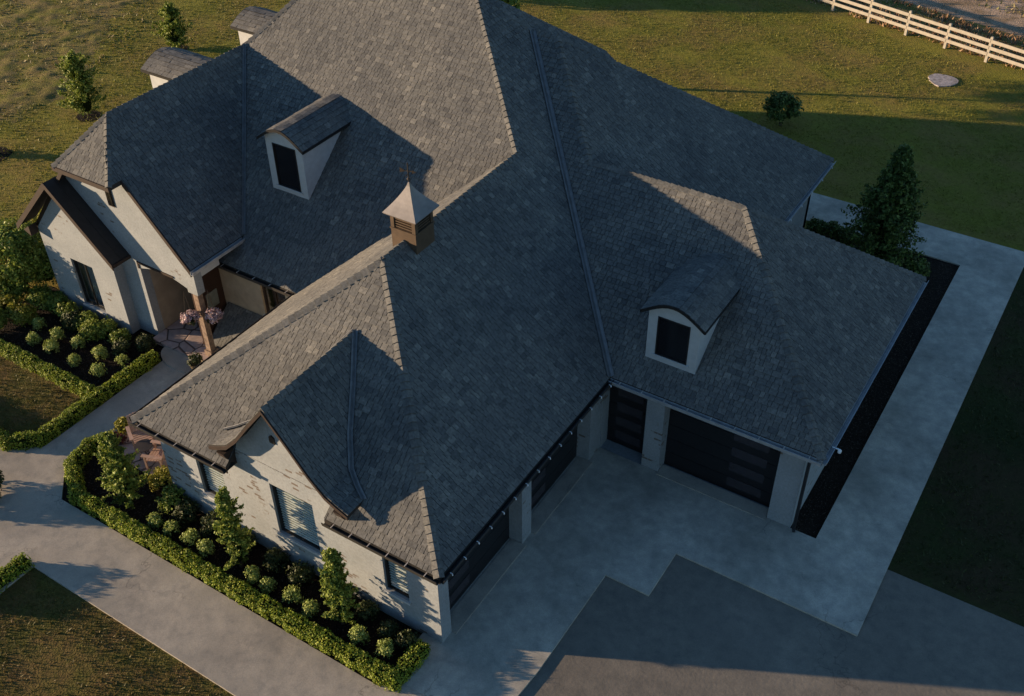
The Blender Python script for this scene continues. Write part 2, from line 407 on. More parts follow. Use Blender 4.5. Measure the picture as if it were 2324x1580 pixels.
roof('front_wing_roof', [[C2, (GX-1.6, 0, HE), (GX-1.6, FW, HE+b_*FW), (GX+1.35, FW, HE+b_*FW), (GX+1.35, 0, HE), C1, P1], [Z0, C2, P1, P2]])
roof('main_roof', [[C1, C3, J, PK, P2, P1], [(-12.35, Ym, HE), Z0, P2, PK, PKL, Q, VB]] + [[J, (J[0]+2.2, J[1]+2.2, J[2]-2.2*a), (PK[0]+2.8, PK[1]+2.8, PK[2]-2.8*a), PK]])
roof('garage_wing_roof', [[C3, C4, K, K2, T, J], [C4, C5, K]])
roof('garage_wing_roof', [[(X6, Y5-2.2, HE), C6, T, K2], [C5, (X6, Y5, HE), K2, K], [C6, (J[0], Y6, HE), J, T]])
nf = (-13.75, 4.2, ZJ); nb = (-13.75, 4.66, ZJ); mf = (2*Xr+13.75, 4.2, ZJ); mb_ = (2*Xr+13.75, 4.66, ZJ)
zW = Zr-(18.9+Xr)*q_
roof('left_wing_roof', [[mf, nf, LF], [LF, nf, nb, (-14.2, 4.66, Zr-(-14.2-Xr)*q_)],
    [LF, (-14.2, 4.66, Zr-(-14.2-Xr)*q_), nb, (Xl, 4.66, Zl), VB, Q],
    [LF, mf, mb_, (-18.9, 4.66, zW), (-18.9, 22, zW), (PKL[0], 22, ZP), PKL, Q]])
roof('rear_wing_roof', [[PKL, (PKL[0], 22, ZP), (PKL[0]+.6, 22, ZP-.9), (PKL[0]+.6, PKL[1], ZP-.9)]])
# ridge and hip caps, one run of caps per ridge or hip
def caprun(*a_):
    mb = MB(); caps(mb, *a_); wpart(mb, 'ridge_cap', M_cap, house)
for a_ in ((C1, P1, nPX, nFY), (C2, P1, nNX, nFY, .17), (P1, P2, nPX, nNX), (P2, PK, nPX, nMY, .1), (J, PK, nPX, (0,1,1)), (Q, PKL, nMY, nLNX),
           (C4, K, nRX, nRY), (C5, K, nRX, nRYb), (K2, K, nRY, nRYb), (K2, T, nRY, nGX), (C6, T, nGX, nRYb), (T, J, nRY, nRYb),
           (LF, Q, nLX, nLNX), (nf, LF, nLX, nJ, .1), (mf, LF, nLNX, nJ)): caprun(*a_)
# ------------------------------------------------------------------ cross gable on the front
GX = -4.44
prof = [(0, 5.56), (.55, 4.86), (1.05, 4.18), (1.45, 3.76), (1.75, 3.6), (2.05, 3.47)]
def zg(dx):
    for (x0, z0), (x1, z1) in zip(prof, prof[1:]):
        if dx <= x1: return z0+(z1-z0)*(dx-x0)/(x1-x0)
    return prof[-1][1]
pl = []; pr = []
for (x0, z0), (x1, z1) in zip(prof, prof[1:]):
    y0, y1 = (z0-HE)/b_, (z1-HE)/b_
    for s, lst in ((1, pr), (-1, pl)):
        lst.append([(GX+s*x0, .03, z0), (GX+s*x1, .03, z1), (GX+s*x1, y1, z1), (GX+s*x0, y0, z0)])
roof('gable_roof', pr+pl, th=.09)
mb = MB(); caps(mb, (GX, .03, 5.56), (GX, 3.1, 5.56), (1,0,1), (-1,0,1), .12); wpart(mb, 'ridge_cap', M_cap, house)
# barge boards following the curved rake
for s in (1, -1):
    mb = MB(); 
    for (x0, z0), (x1, z1) in zip(prof, prof[1:]):
        mb.prism([(GX+s*x0, .0, z0-.03), (GX+s*x1, .0, z1-.03), (GX+s*x1, .0, z1-.13), (GX+s*x0, .0, z0-.13)], (0,.04,0))
    wpart(mb, 'barge_board', M_brown, house)
# eave return brackets at the gable feet
for s in (1, -1):
    mb = MB(); x = GX+s*1.62
    mb.prism([(x, .02, 3.36), (x, .348, 3.36), (x, .348, 2.82), (x, .22, 2.96), (x, .08, 3.2)], (s*.22,0,0))
    wpart(mb, 'corbel', M_brown, house)
mb = MB(); mb.prism([(-4.74, .32, 4.2), (-4.58, .32, 4.2), (-4.58, .32, 4.38), (-4.66, .32, 4.44), (-4.74, .32, 4.38)], (0,.028,0)); wpart(mb, 'gable_vent', M_black, house)
# ------------------------------------------------------------------ valley flashing
def flash(pts, n1, n2, wid=.095):
    mb = MB(); up = (Vector(n1).normalized()+Vector(n2).normalized()).normalized()
    P = [Vector(p) for p in pts]
    d = (P[-1]-P[0]).normalized(); sd = d.cross(up).normalized()
    def slope(nn, f):
        nn = Vector(nn).normalized(); f = f-nn*f.dot(nn); return f.normalized()
    s1 = slope(n1, sd if slope(n1, sd).z >= 0 else -sd); s2 = slope(n2, sd if slope(n2, sd).z >= 0 else -sd)
    if s1.dot(s2) > .7: s2 = slope(n2, -s1)
    for q0, q1 in zip(P, P[1:]):
        o = up*.034
        for s in (s1, s2):
            A, B, C, D = q0+o, q1+o, q1+s*wid+o, q0+s*wid+o
            mb.face([A, B, C, D])
            r = up*.02                                     # small standing rib at the edge
            mb.prism([D, C, C+r, D+r], -s*.014)
        mb.prism([q0+o+s1*.006, q1+o+s1*.006, q1+o+s2*.006, q0+o+s2*.006], up*.022)
    wpart(mb, 'valley_flashing', M_flash, house)
flash([C3, J], nPX, nRY)
flash([VB, Q], nLX, nMY, .06)
flash([(GX+p[0], (p[1]-HE)/b_, p[1]) for p in prof[::-1]], (.95,0,1), nFY, .07)
flash([(GX-p[0], (p[1]-HE)/b_, p[1]) for p in prof[::-1]], (-.95,0,1), nFY, .04)
# ------------------------------------------------------------------ gutters
def gutter(p0, p1, out, light=True, straps=True, bulbs=0, z=HE, sp=.62):
    p0, p1, out = Vector(p0), Vector(p1), Vector(out); d = (p1-p0); L = d.length; d.normalize(); mb = MB()
    top = -.03; o = [(0,top), (0,-.15), (.1,-.15), (.125,top), (.11,top), (.09,-.135), (.012,-.135), (.012,top)]
    mb.prism([p0 + out*x + Vector((0,0,zz)) for x, zz in o], d*L)
    g = wpart(mb, 'gutter', M_gut_l if light else M_gut_d, house)
    s2 = MB(); mb = MB()
    mb.prism([p0-out*.022+Vector((0,0,-.02)), p0-out*.002+Vector((0,0,-.02)), p0-out*.002+Vector((0,0,-.22)), p0-out*.022+Vector((0,0,-.22))], d*L)
    wpart(mb, 'fascia', M_brown, house)
    if straps:
        k = .3
        while k < L:
            A = p0+d*k; s2 = MB(); s2.prism([A+Vector((0,0,-.028)), A+out*.125+Vector((0,0,-.028)), A+out*.125+Vector((0,0,-.02)), A+Vector((0,0,-.02))], d*.022); k += sp; wpart(s2, 'strap', M_strap, g)
    if bulbs:
        n = bulbs
        for i in range(n):
            A = p0+d*(L*(i+.5)/n)+out*.16+Vector((0,0,-.06)); bb = MB()
            bb.lathe([(.003,.02), (.008,.018), (.014,.0), (.015,-.01), (.01,-.024), (.002,-.028)][::-1], A, k=8)
            bb.prism([A-out*.06-d*.006+Vector((0,0,.03)), A+out*.01-d*.006+Vector((0,0,.03)), A+out*.01-d*.006+Vector((0,0,.038)), A-out*.06-d*.006+Vector((0,0,.038))], d*.012)
            wpart(bb, 'light_bulb', M_bulb, g)
gutter(C1, (GX+1.35, 0, HE), (0,-1,0), light=False, sp=.5)
gutter(C2, (GX-1.6, 0, HE), (0,-1,0), light=False)
gutter(C1, C3, (1,0,0), light=False, straps=False, bulbs=15)
gutter(C3, C4, (0,-1,0), light=True)
gutter(C4, C5, (1,0,0), light=True, straps=False)
gutter(C6, (X6, Y5-.4, HE), (1,0,0), light=True, bulbs=6, straps=False)
gutter((Xl, 4.62, Zl), (Xl, VB[1]-.1, Zl), (1,0,0), light=True, straps=False)
gutter((-12.3, Ym, HE), (-L1, Ym, HE), (0,-1,0), light=False)
gutter(C2, Z0, (-1,0,0), light=False, straps=False)
# verge strips on the left wing
mb = MB(); mb.prism([(Xl, 4.62, Zl-.02), (-13.75, 4.62, 5.93), (-13.75, 4.62, 5.75), (Xl, 4.62, Zl-.2)], (0,.035,0)); wpart(mb, 'barge_board', M_brown, house)
mb = MB(); mb.prism([(mf[0]-.02, 4.16, 5.92), (nf[0]+.02, 4.16, 5.92), (nf[0]+.02, 4.16, 5.78), (mf[0]-.02, 4.16, 5.78)], (0,.035,0)); wpart(mb, 'fascia', M_brown, house)
mb = MB(); mb.prism([(-18.9, 4.62, zW-.02), (mf[0], 4.62, 5.93), (mf[0], 4.62, 5.75), (-18.9, 4.62, zW-.2)], (0,.035,0)); wpart(mb, 'barge_board', M_brown, house)
# ------------------------------------------------------------------ walls
def wall(name, o, u, L, z0, z1, holes=(), t=.25, n=(0,-1,0), mats=None, build=True, mbx=None):
    """grid wall: outer face through o along u, holes (s0,s1,z0,z1), thickness t inward"""
    o, u, n = Vector(o), Vector(u), Vector(n); mb = mbx or MB()
    S = sorted({0, L, *[h[0] for h in holes], *[h[1] for h in holes]}); Z = sorted({z0, z1, *[h[2] for h in holes], *[h[3] for h in holes]})
    def pt(s, z, k=0): return o+u*s+Vector((0,0,z))-n*k
    flip = u.cross(Vector((0,0,1))).dot(n) < 0
    def quad(p): mb.face(p[::-1] if flip else p)
    for i in range(len(S)-1):
        for j in range(len(Z)-1):
            sm, zm = (S[i]+S[i+1])/2, (Z[j]+Z[j+1])/2
            if any(h[0] < sm < h[1] and h[2] < zm < h[3] for h in holes): continue
            quad([pt(S[i],Z[j]), pt(S[i+1],Z[j]), pt(S[i+1],Z[j+1]), pt(S[i],Z[j+1])])
            quad([pt(S[i],Z[j+1],t), pt(S[i+1],Z[j+1],t), pt(S[i+1],Z[j],t), pt(S[i],Z[j],t)])
    for h in holes:
        s0, s1, a0, a1 = h
        quad([pt(s0,a0), pt(s0,a1), pt(s0,a1,t), pt(s0,a0,t)]); quad([pt(s1,a0,t), pt(s1,a1,t), pt(s1,a1), pt(s1,a0)])
        quad([pt(s0,a1), pt(s1,a1), pt(s1,a1,t), pt(s0,a1,t)]); quad([pt(s0,a0,t), pt(s1,a0,t), pt(s1,a0), pt(s0,a0)])
    quad([pt(0,z0,t), pt(0,z1,t), pt(0,z1), pt(0,z0)]); quad([pt(L,z0), pt(L,z1), pt(L,z1,t), pt(L,z0,t)])
    quad([pt(0,z1), pt(0,z1,t), pt(L,z1,t), pt(L,z1)])
    if build: return wpart(mb, name, mats or M_brick, house)
    return mb
FW = .35                       # front wall plane
wins = [(-7.62, -6.72, .95, 2.28), (-5.1, -3.8, .98, 2.68), (-1.87, -1.2, .98, 2.25)]
x0 = -8.85
mbf = wall('', (x0, FW, 0), (1,0,0), -.35-x0, 0, 2.86, [(w_[0]-x0, w_[1]-x0, w_[2], w_[3]) for w_ in wins], n=(0,-1,0), build=False)
gp = [(GX-1.72, FW, 2.86)]+[(GX-p[0], FW, p[1]-.12) for p in prof[::-1] if p[0] < 1.72]+[(GX+p[0], FW, p[1]-.12) for p in prof[1:] if p[0] < 1.72]+[(GX+1.72, FW, 2.86)]
mbf.prism(gp, (0,.25,0))
wpart(mbf, 'front_wall', M_brick, house)
# garage court wall (faces +X) with two door openings
wall('court_wall', (-.35, FW+.252, 0), (0,1,0), 7.83-FW-.255, 0, 2.84, [(.72-FW-.252, 3.8-FW-.252, 0, 2.5), (4.23-FW-.252, 7.2-FW-.252, 0, 2.5)], t=.45, n=(1,0,0))
# garage wing: side door and third garage door (faces -Y)
wall('garage_wall', (-.8, 7.83, 0), (1,0,0), 5.92, 0, 2.84, [(.47, 1.72, .02, 2.45), (2.22, 5.3, 0, 2.5)], t=.42, n=(0,-1,0))
wall('side_wall', (5.12, 8.252, 0), (0,1,0), 7.3, 0, 2.84, [], n=(1,0,0))
wall('rear_garage_wall', (5.12, 15.553, 0), (-1,0,0), 4.45, 0, 2.84, [], n=(0,1,0))
wall('rear_side_wall', (.68, 15.56, 0), (0,1,0), 5.2, 0, 2.84, [], n=(1,0,0))
wall('rear_wall', (.68, 20.762, 0), (-1,0,0), 8, 0, 2.84, [], n=(0,1,0))
wall('passage_wall', (-8.85, .602, 0), (0,1,0), 5.75, 0, 2.86, [], n=(-1,0,0))
wall('entry_wall', (-12.9, 6.36, 0), (1,0,0), 4.04, 0, 3.1, [(1.88, 2.86, 1.3, 2.5)], n=(0,-1,0), mats=M_tan)
# soffits
mb = MB()
for s in ([(-L1+.02, .02), (GX-1.61, .02), (GX-1.61, FW-.003), (-L1+.02, FW-.003)], [(GX+1.36, .02), (-.02, .02), (-.02, FW-.003), (GX+1.36, FW-.003)], [(-.347, FW), (-.02, FW), (-.02, Y3+.02), (-.347, Y3+.02)],
          [(-.347, Y3+.021), (X4-.02, Y3+.021), (X4-.02, 7.827), (-.347, 7.827)], [(5.123, 7.828), (X4-.02, 7.828), (X4-.02, Y5-.02), (5.123, Y5-.02)],
          [(.684, Y5-.3), (X6-.02, Y5-.3), (X6-.02, Y6-.02), (.684, Y6-.02)]):
    mb.prism([(x, y, 2.845) for x, y in s], (0,0,.012))
wpart(mb, 'soffit', M_soff, house)
# left wing gable wall with the porch opening, bay, and side walls
LY = 4.9; lx0 = -18.55; lx1 = -12.02
def ztop(x): return min(Zr-abs(x-Xr)*q_, ZJ)-.14
mb = MB()
o0, o1 = -14.38, -12.42
arch = [(o0 + (o1-o0)*i/12, 2.62+.2*math.sin(math.pi*i/12)) for i in range(13)]
def pz(x): return ztop(x)
xs = sorted({lx0, o0, o1, lx1, -12.419, -13.75, 2*Xr+13.75, *[p[0] for p in arch]})
for xa, xb in zip(xs, xs[1:]):
    inside = xa >= o0-1e-6 and xb <= o1+1e-6
    za = zb_ = 2.5 if xa >= o1-1e-6 else 0
    if inside:
        za = dict((round(p[0],4), p[1]) for p in arch)[round(xa,4)] if round(xa,4) in {round(p[0],4) for p in arch} else 2.8
        zb_ = dict((round(p[0],4), p[1]) for p in arch)[round(xb,4)] if round(xb,4) in {round(p[0],4) for p in arch} else 2.8
    mb.prism([(xa, LY, za), (xb, LY, zb_), (xb, LY, pz(xb)), (xa, LY, pz(xa))], (0,.28,0))
wpart(mb, 'gable_wall', M_brick, house)
mb = MB(); mb.box((-12.31, LY+.05, .15), (-12.12, LY+.24, 2.5)); mb.box((-12.36, LY, .146), (-12.07, LY+.29, .36)); wpart(mb, 'porch_pier', M_pier, house)
mb = MB(); mb.box((-12.78, 5.25, .1), (-12.68, 6.355, 3.05)); ds = wpart(mb, 'porch_side_screen', simple('dark_stained_wood', (.03,.015,.011), .6), house)
mb = MB(); mb.box((-12.678, 5.65, 1.25), (-12.665, 6.1, 1.8)); wpart(mb, 'glass_panel', M_bback, ds)
# arch trim
mb = MB(); mb.box((o0-.02, LY-.03, 2.8), (o1-.5, LY-.002, 2.87)); mb.box((o0-.06, LY-.03, 2.62), (o0+.0, LY-.002, 2.87)); wpart(mb, 'arch_trim', M_brown, house)
# eave beam over the porch side and the corner post below it
mb = MB(); mb.box((-12.3, 5.182, Zl-.62), (-12.02, 5.9, Zl-.2)); wpart(mb, 'porch_beam', M_wht, house)
# porch side wall (inner, faces +X), back wall with door, floor
wall('porch_side_wall', (-14.38, LY+.282, .1), (0,1,0), 2.4, 0, 2.9, [], n=(1,0,0), mats=M_tan)
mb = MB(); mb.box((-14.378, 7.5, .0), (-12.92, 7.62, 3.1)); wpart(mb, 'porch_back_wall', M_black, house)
mb = MB(); mb.box((-14.1, 7.44, .16), (-13.15, 7.497, 2.3)); dr = wpart(mb, 'front_door', simple('stained_door', (.035,.015,.01), .5), house)
mb = MB(); mb.box((-13.95, 7.425, 1.3), (-13.3, 7.438, 2.1)); wpart(mb, 'door_glass', M_lite, dr)
wall('porch_return_wall', (-12.9, 6.612, 0), (0,1,0), .886, 0, 3.1, [], n=(-1,0,0), t=.2, mats=M_tan)
mb = MB(); mb.box((-14.37, 4.62, .0), (-12.0, LY, .15)); mb.box((-14.37, LY, .0), (-12.92, 7.49, .148)); mb.box((-12.92, LY+.002, 0), (-12.0, 6.35, .146)); wpart(mb, 'porch_floor', M_flag, house)
mb = MB(); mb.prism([(-13.75 + .95 + 1.0*math.cos(math.pi+math.pi*i/16), 4.615 + .62*math.sin(math.pi+math.pi*i/16), 0) for i in range(17)], (0,0,.09)); wpart(mb, 'porch_step', M_conc, house)
# wall lantern inside the porch
mb = MB(); c0 = (-14.25, 5.9, 2.05)
mb.box((-14.378, 5.84, 2.02), (-14.34, 5.96, 2.32)); mb.tube([(-14.34, 5.9, 2.28), (-14.25, 5.9, 2.34), (-14.22, 5.9, 2.26)], .012)
mb.lathe([(.05,-.16), (.085,.1), (.1,.11), (.03,.19), (.008,.21)], c0); wpart(mb, 'wall_lantern', simple('aged_copper', (.12,.06,.03), .5), house)
# attic vent window at the left wing gable
mb = MB(); mb.box((-14.98, LY-.03, 4.62), (-14.72, LY-.002, 5.4)); mb.box((-14.95, LY-.045, 4.66), (-14.86, LY-.031, 5.36), 1); mb.box((-14.84, LY-.045, 4.66), (-14.75, LY-.031, 5.36), 1); wpart(mb, 'attic_vent', [M_brown, M_dglass], house)
wall('left_side_wall', (lx0, LY+.282, 0), (0,1,0), 16.5, 0, 2.9, [], n=(-1,0,0))
mb = MB(); mb.prism([(-18.55, 21.75, 0), (-12.75, 21.75, 0), (-12.75, 21.75, 8.3), (PKL[0], 21.75, ZP-.2), (-18.55, 21.75, 2.9)], (0,.2,0)); wpart(mb, 'rear_gable_wall', M_brick, house)
mb = MB(); mb.box((-12.9, 14.2, 0), (-12.75, 21.74, 8.3)); wpart(mb, 'rear_wing_wall', M_brick, house)
# bay on the left wing with its own little metal gable roof
bx0, bx1, BY = -18.45, -15.22, 4.56
bc = (bx0+bx1)/2
mbb = wall('', (bx0, BY, 0), (1,0,0), bx1-bx0, 0, 2.9, [(1.18, 2.18, .42, 2.15)], t=.2, n=(0,-1,0), build=False)
mbb.prism([(bx0, BY, 2.902), (bx1, BY, 2.902), (bc, BY, 4.72)], (0,.2,0))
mbb.box((bx0, BY+.202, 0), (bx0+.2, LY-.002, 2.9)); mbb.box((bx1-.2, BY+.202, 0), (bx1, LY-.002, 2.9))
bay = wpart(mbb, 'bay', M_brick, house)
hw_ = 2.12; zt_, ze_ = 5.1, 3.02
mb = MB()
for s in (1, -1):
    mb.prism([(bc, 4.24, zt_), (bc+s*hw_, 4.24, ze_), (bc+s*hw_, 4.24, ze_-.1), (bc, 4.24, zt_-.1)], (0,.655,0))
    for k in range(1, 2):
        mb.prism([(bc, 4.24+.33*k, zt_+.002), (bc+s*hw_, 4.24+.33*k, ze_+.002), (bc+s*hw_, 4.24+.33*k, ze_+.02), (bc, 4.24+.33*k, zt_+.02)], (0,.012,0))
wpart(mb, 'bay_roof', M_bay, bay)
mb = MB()
for s in (1, -1):
    mb.prism([(bc, 4.205, zt_+.02), (bc+s*(hw_+.03), 4.205, ze_-.01), (bc+s*(hw_+.03), 4.205, ze_-.2), (bc, 4.205, zt_-.2)], (0,.033,0))
mb.box((bc+hw_+.002, 4.24, ze_-.12), (bc+hw_+.06, 4.89, ze_-.02)); wpart(mb, 'barge_board', M_brown, bay)
mb = MB(); mb.prism([(bx0, 4.26, 2.72), (bx0-.3, 4.26, 2.86), (bx0, 4.26, 3.08)], (0,.28,0)); wpart(mb, 'corbel', M_brown, bay)
# ------------------------------------------------------------------ windows in the walls
def window(parent, x0_, x1_, z0_, z1_, y, blinds=True, mull=False, rec=.07, fr=M_black):
    mb = MB(); f = .055; yy = y+rec
    mb.box((x0_, yy, z0_), (x0_+f, yy+.08, z1_)); mb.box((x1_-f, yy, z0_), (x1_, yy+.08, z1_))
    mb.box((x0_+f, yy, z0_), (x1_-f, yy+.08, z0_+f)); mb.box((x0_+f, yy, z1_-f), (x1_-f, yy+.08, z1_))
    if mull: mb.box(((x0_+x1_)/2-.02, yy+.01, z0_+f), ((x0_+x1_)/2+.02, yy+.06, z1_-f))
    W_ = wpart(mb, 'window', fr, parent)
    if W_.parent is not house: pass
    mb = MB(); mb.box((x0_+f, yy+.03, z0_+f), (x1_-f, yy+.036, z1_-f)); wpart(mb, 'pane', M_glass, W_)
    if blinds:
        mb = MB(); z = z0_+f+.02
        while z < z1_-f-.02:
            mb.prism([(x0_+f+.01, yy+.045, z), (x0_+f+.01, yy+.082, z+.008), (x0_+f+.01, yy+.082, z+.004), (x0_+f+.01, yy+.05, z-.003)], (x1_-x0_-2*f-.02,0,0)); z += .09
        mb.box((x0_+f, yy+.1, z0_), (x1_-f, yy+.105, z1_), 1); wpart(mb, 'blind', [M_blind, M_bback], W_)
    else:
        mb = MB(); mb.box((x0_+f, yy+.3, z0_), (x1_-f, yy+.31, z1_)); wpart(mb, 'dark_room_backing', M_room, W_)  # dark panel in place of the unlit room behind the glass
    mb = MB(); mb.box((x0_-.04, y-.05, z0_-.07), (x1_+.04, y+rec-.002, z0_-.002)); wpart(mb, 'window_sill', M_wht if parent is house else M_wht, W_)
    return W_
def window_struct(): pass
for w_ in wins: window(house, *w_, FW)
mb = MB(); mb.box((-8.5, FW+.6, .1), (-.9, FW+.7, 2.8)); wpart(mb, 'interior_wall', M_room, house)
window(bay, bx0+1.18, bx0+2.18, .42, 2.15, BY, blinds=False, mull=True) if False else window(house, bx0+1.18, bx0+2.18, .42, 2.15, BY, blinds=False, mull=True)
window(house, -11.02, -10.04, 1.3, 2.5, 6.36, blinds=False, mull=True, fr=M_brown)
# ------------------------------------------------------------------ garage doors
def garage_door(o, u, n, L, H, lite0, lite1, single=False, name='garage_door'):
    o, u, n = Vector(o), Vector(u), Vector(n); mb = MB()
    k = 5
    for i in range(k):
        z0_ = .03+(H-.03)*i/k; z1_ = .03+(H-.03)*(i+1)/k-.012
        A = o+Vector((0,0,z0_)); mb.prism([A, A+u*L, A+u*L+Vector((0,0,z1_-z0_)), A+Vector((0,0,z1_-z0_))], -n*.05)
    mb.prism([o-n*.051, o-n*.051+u*L, o-n*.051+u*L+Vector((0,0,H)), o-n*.051+Vector((0,0,H))], -n*.02)
    D = wpart(mb, name, M_door, house)
    for i in range(4):
        z = .22+(H-.35)/4*i; g = MB()
        A = o+u*lite0+n*.004+Vector((0,0,z)); hh = .3
        g.prism([A, A+u*(lite1-lite0), A+u*(lite1-lite0)+Vector((0,0,hh)), A+Vector((0,0,hh))], n*.006)
        wpart(g, 'glass_panel', M_lite, D)
    return D
garage_door((-.73, .72, 0), (0,1,0), (1,0,0), 3.08, 2.5, .45, 1.3)
garage_door((-.73, 4.23, 0), (0,1,0), (1,0,0), 2.97, 2.5, .45, 1.3)
garage_door((1.42, 8.2, 0), (1,0,0), (0,-1,0), 3.08, 2.5, 1.78, 2.72)
garage_door((-.33, 8.2, .02), (1,0,0), (0,-1,0), 1.25, 2.43, .25, 1.0, name='side_door')
for bx in ((-.66,.73,-.23,3.79), (-.66,4.24,-.23,7.19), (1.43,7.72,4.49,8.13)):
    mb = MB(); mb.box((bx[0], bx[1], 0), (bx[2], bx[3], .06)); wpart(mb, 'door_threshold', M_conc, house)
mb = MB(); mb.tube([(5.24, 7.74, 2.8), (5.24, 7.76, 2.6), (5.22, 7.79, 2.4), (5.22, 7.79, .1), (5.26, 7.72, .05)], .045); wpart(mb, 'downspout', M_pipe, house)
mb = MB(); mb.lathe([(.03,-.05), (.045,-.03), (.045,.03), (.02,.05)], (5.78, 8.05, 2.9), k=10); mb.prism([(5.6, 8.03, 2.95), (5.8, 8.03, 2.95), (5.8, 8.03, 2.965), (5.6, 8.03, 2.965)], (0,.03,0)); wpart(mb, 'gutter_end_fitting', M_bulb, house)  # small white fitting beyond the end of the gutter
# lean-to roof below the entry window
roof('lean_to_roof', [[(-12.55, 5.05, .12), (-9.6, 5.05, .12), (-9.6, 6.34, 1.18), (-12.55, 6.34, 1.18)]], th=.08)
mb = MB(); mb.box((-12.45, 5.15, 0), (-8.86, 6.355, .1)); wpart(mb, 'lean_to_base', M_brick, house)
# ------------------------------------------------------------------ dormers
def dormer(P, wd, hs, rise, slope, rot, ov=.17, sub=.15):
    """front faces -Y in local space; base line centre at P; roof slope behind it"""
    hw = wd/2; D1_ = hs/slope; crown = hs+rise
    R = Matrix.Rotation(rot, 3, 'Z'); Pv = Vector(P)
    def tr(p): return tuple(R @ Vector(p) + Pv)
    class T_(MB): pass
    def fin(mb, name, mats, parent, smooth=False):
        mb.v = [tr(v) for v in mb.v]; return wpart(mb, name, mats, parent, smooth)
    def arc(x): return hs + rise*(.3*(.5+.5*math.cos(math.pi*x/(hw+ov))) + .7*(1-(x/(hw+ov))**2))
    n = 14; X = [(-hw+wd*i/n) for i in range(n+1)]
    mb = MB()
    wx, wz0, wz1 = hw-.25, .2, hs-.12
    # front with window hole
    for xa, xb, za, zb_ in ((-hw, -wx, -sub, None), (wx, hw, -sub, None), (-wx, wx, -sub, wz0), (-wx, wx, wz1, None)):
        m_ = 4; pts = [(xa, 0, za), (xb, 0, za)]
        if zb_ is None: pts += [(xb+(xa-xb)*i/m_, 0, arc(xb+(xa-xb)*i/m_)-.05) for i in range(m_+1)]
        else: pts += [(xb, 0, zb_), (xa, 0, zb_)]
        mb.prism(pts, (0,.09,0))
    for s in (-1, 1):
        mb.prism([(s*hw, .092, -sub), (s*hw, .092, hs-.02), (s*hw, D1_+.25, hs-.02), (s*hw, .092, -sub+.06)], (-s*.07,0,0)) if False else None
        z_at = lambda y: y*slope-sub
        mb.prism([(s*hw, .091, z_at(0)), (s*hw, .091, arc(hw)-.05), (s*hw, (arc(hw)-.05+sub)/slope, arc(hw)-.05)], (-s*.07,0,0))
    D = fin(mb, 'dormer', M_wht, house)
    # curved shingled roof
    mb = MB(); m = 12; W_ = hw+ov; Xs = [-W_+2*W_*i/m for i in range(m+1)]
    step = .16; f0 = -.14
    for i in range(m):
        xa, xb = Xs[i], Xs[i+1]; za, zb2 = arc(xa), arc(xb)
        ymax = max(za, zb2)/slope+.12; y = f0; k = 0
        # slab strip
        mb.prism([(xa, f0, za), (xb, f0, zb2), (xb, ymax, zb2), (xa, ymax, za)], (0,0,-.06), 1)
        nn = Vector((-(zb2-za), 0, xb-xa)).normalized()
        y = f0
        while y < ymax:
            wl = random.uniform(.14, .3); y2 = min(ymax, y+wl-.006)
            hi = .012+random.choice((0,.008,.012)); lo = .004
            ha, hb = (hi, lo) if xa+xb < 0 else (lo, hi)
            mb.face([Vector((xa, y, za))+nn*ha, Vector((xb, y, zb2))+nn*hb, Vector((xb, y2, zb2))+nn*hb, Vector((xa, y2, za))+nn*ha])
            y += wl
    fin(mb, 'dormer_roof', [M_sh, M_deck], D)
    # dark fascia under the curved edge
    mb = MB()
    for i in range(m):
        xa, xb = Xs[i], Xs[i+1]
        mb.prism([(xa, f0-.02, arc(xa)+.005), (xb, f0-.02, arc(xb)+.005), (xb, f0-.02, arc(xb)-.085), (xa, f0-.02, arc(xa)-.085)], (0,.018,0))
        mb.prism([(xa, f0, arc(xa)-.065), (xb, f0, arc(xb)-.065), (xb, -.001, arc(xb)-.065), (xa, -.001, arc(xa)-.065)], (0,0,-.012))
    for s in (-1, 1): mb.box((s*W_, f0, arc(W_)-.08), (s*(W_+.02), arc(W_)/slope, arc(W_)-.005))
    fin(mb, 'dormer_fascia', M_black, D)
    mb = MB(); f = .035
    mb.box((-wx, -.012, wz0), (-wx+f, .05, wz1)); mb.box((wx-f, -.012, wz0), (wx, .05, wz1)); mb.box((-wx+f, -.012, wz0), (wx-f, .05, wz0+f)); mb.box((-wx+f, -.012, wz1-f), (wx-f, .05, wz1))
    fin(mb, 'window_frame', M_black, D)
    mb = MB(); mb.box((-wx+f, .02, wz0+f), (wx-f, .03, wz1-f)); fin(mb, 'pane', M_dglass, D)
    mb = MB(); mb.box((-wx-.06, -.03, wz0-.05), (wx+.06, -.002, wz0-.005)); fin(mb, 'window_sill', M_wht, D)
    return D
dormer((-10.82, 8.0, 4.68), 1.36, 1.68, .44, e_, 0)
dormer((1.3, 8.12, 3.5), 1.36, 1.5, .42, c_, 0)
xs_ = -17.5; zs_ = Zr-(Xr-xs_)*q_
dormer((xs_, 9.95, zs_), 1.4, 6.5-zs_, .34, q_, -math.pi/2)
dormer((xs_, 13.9, zs_), 1.4, 6.5-zs_, .34, q_, -math.pi/2)
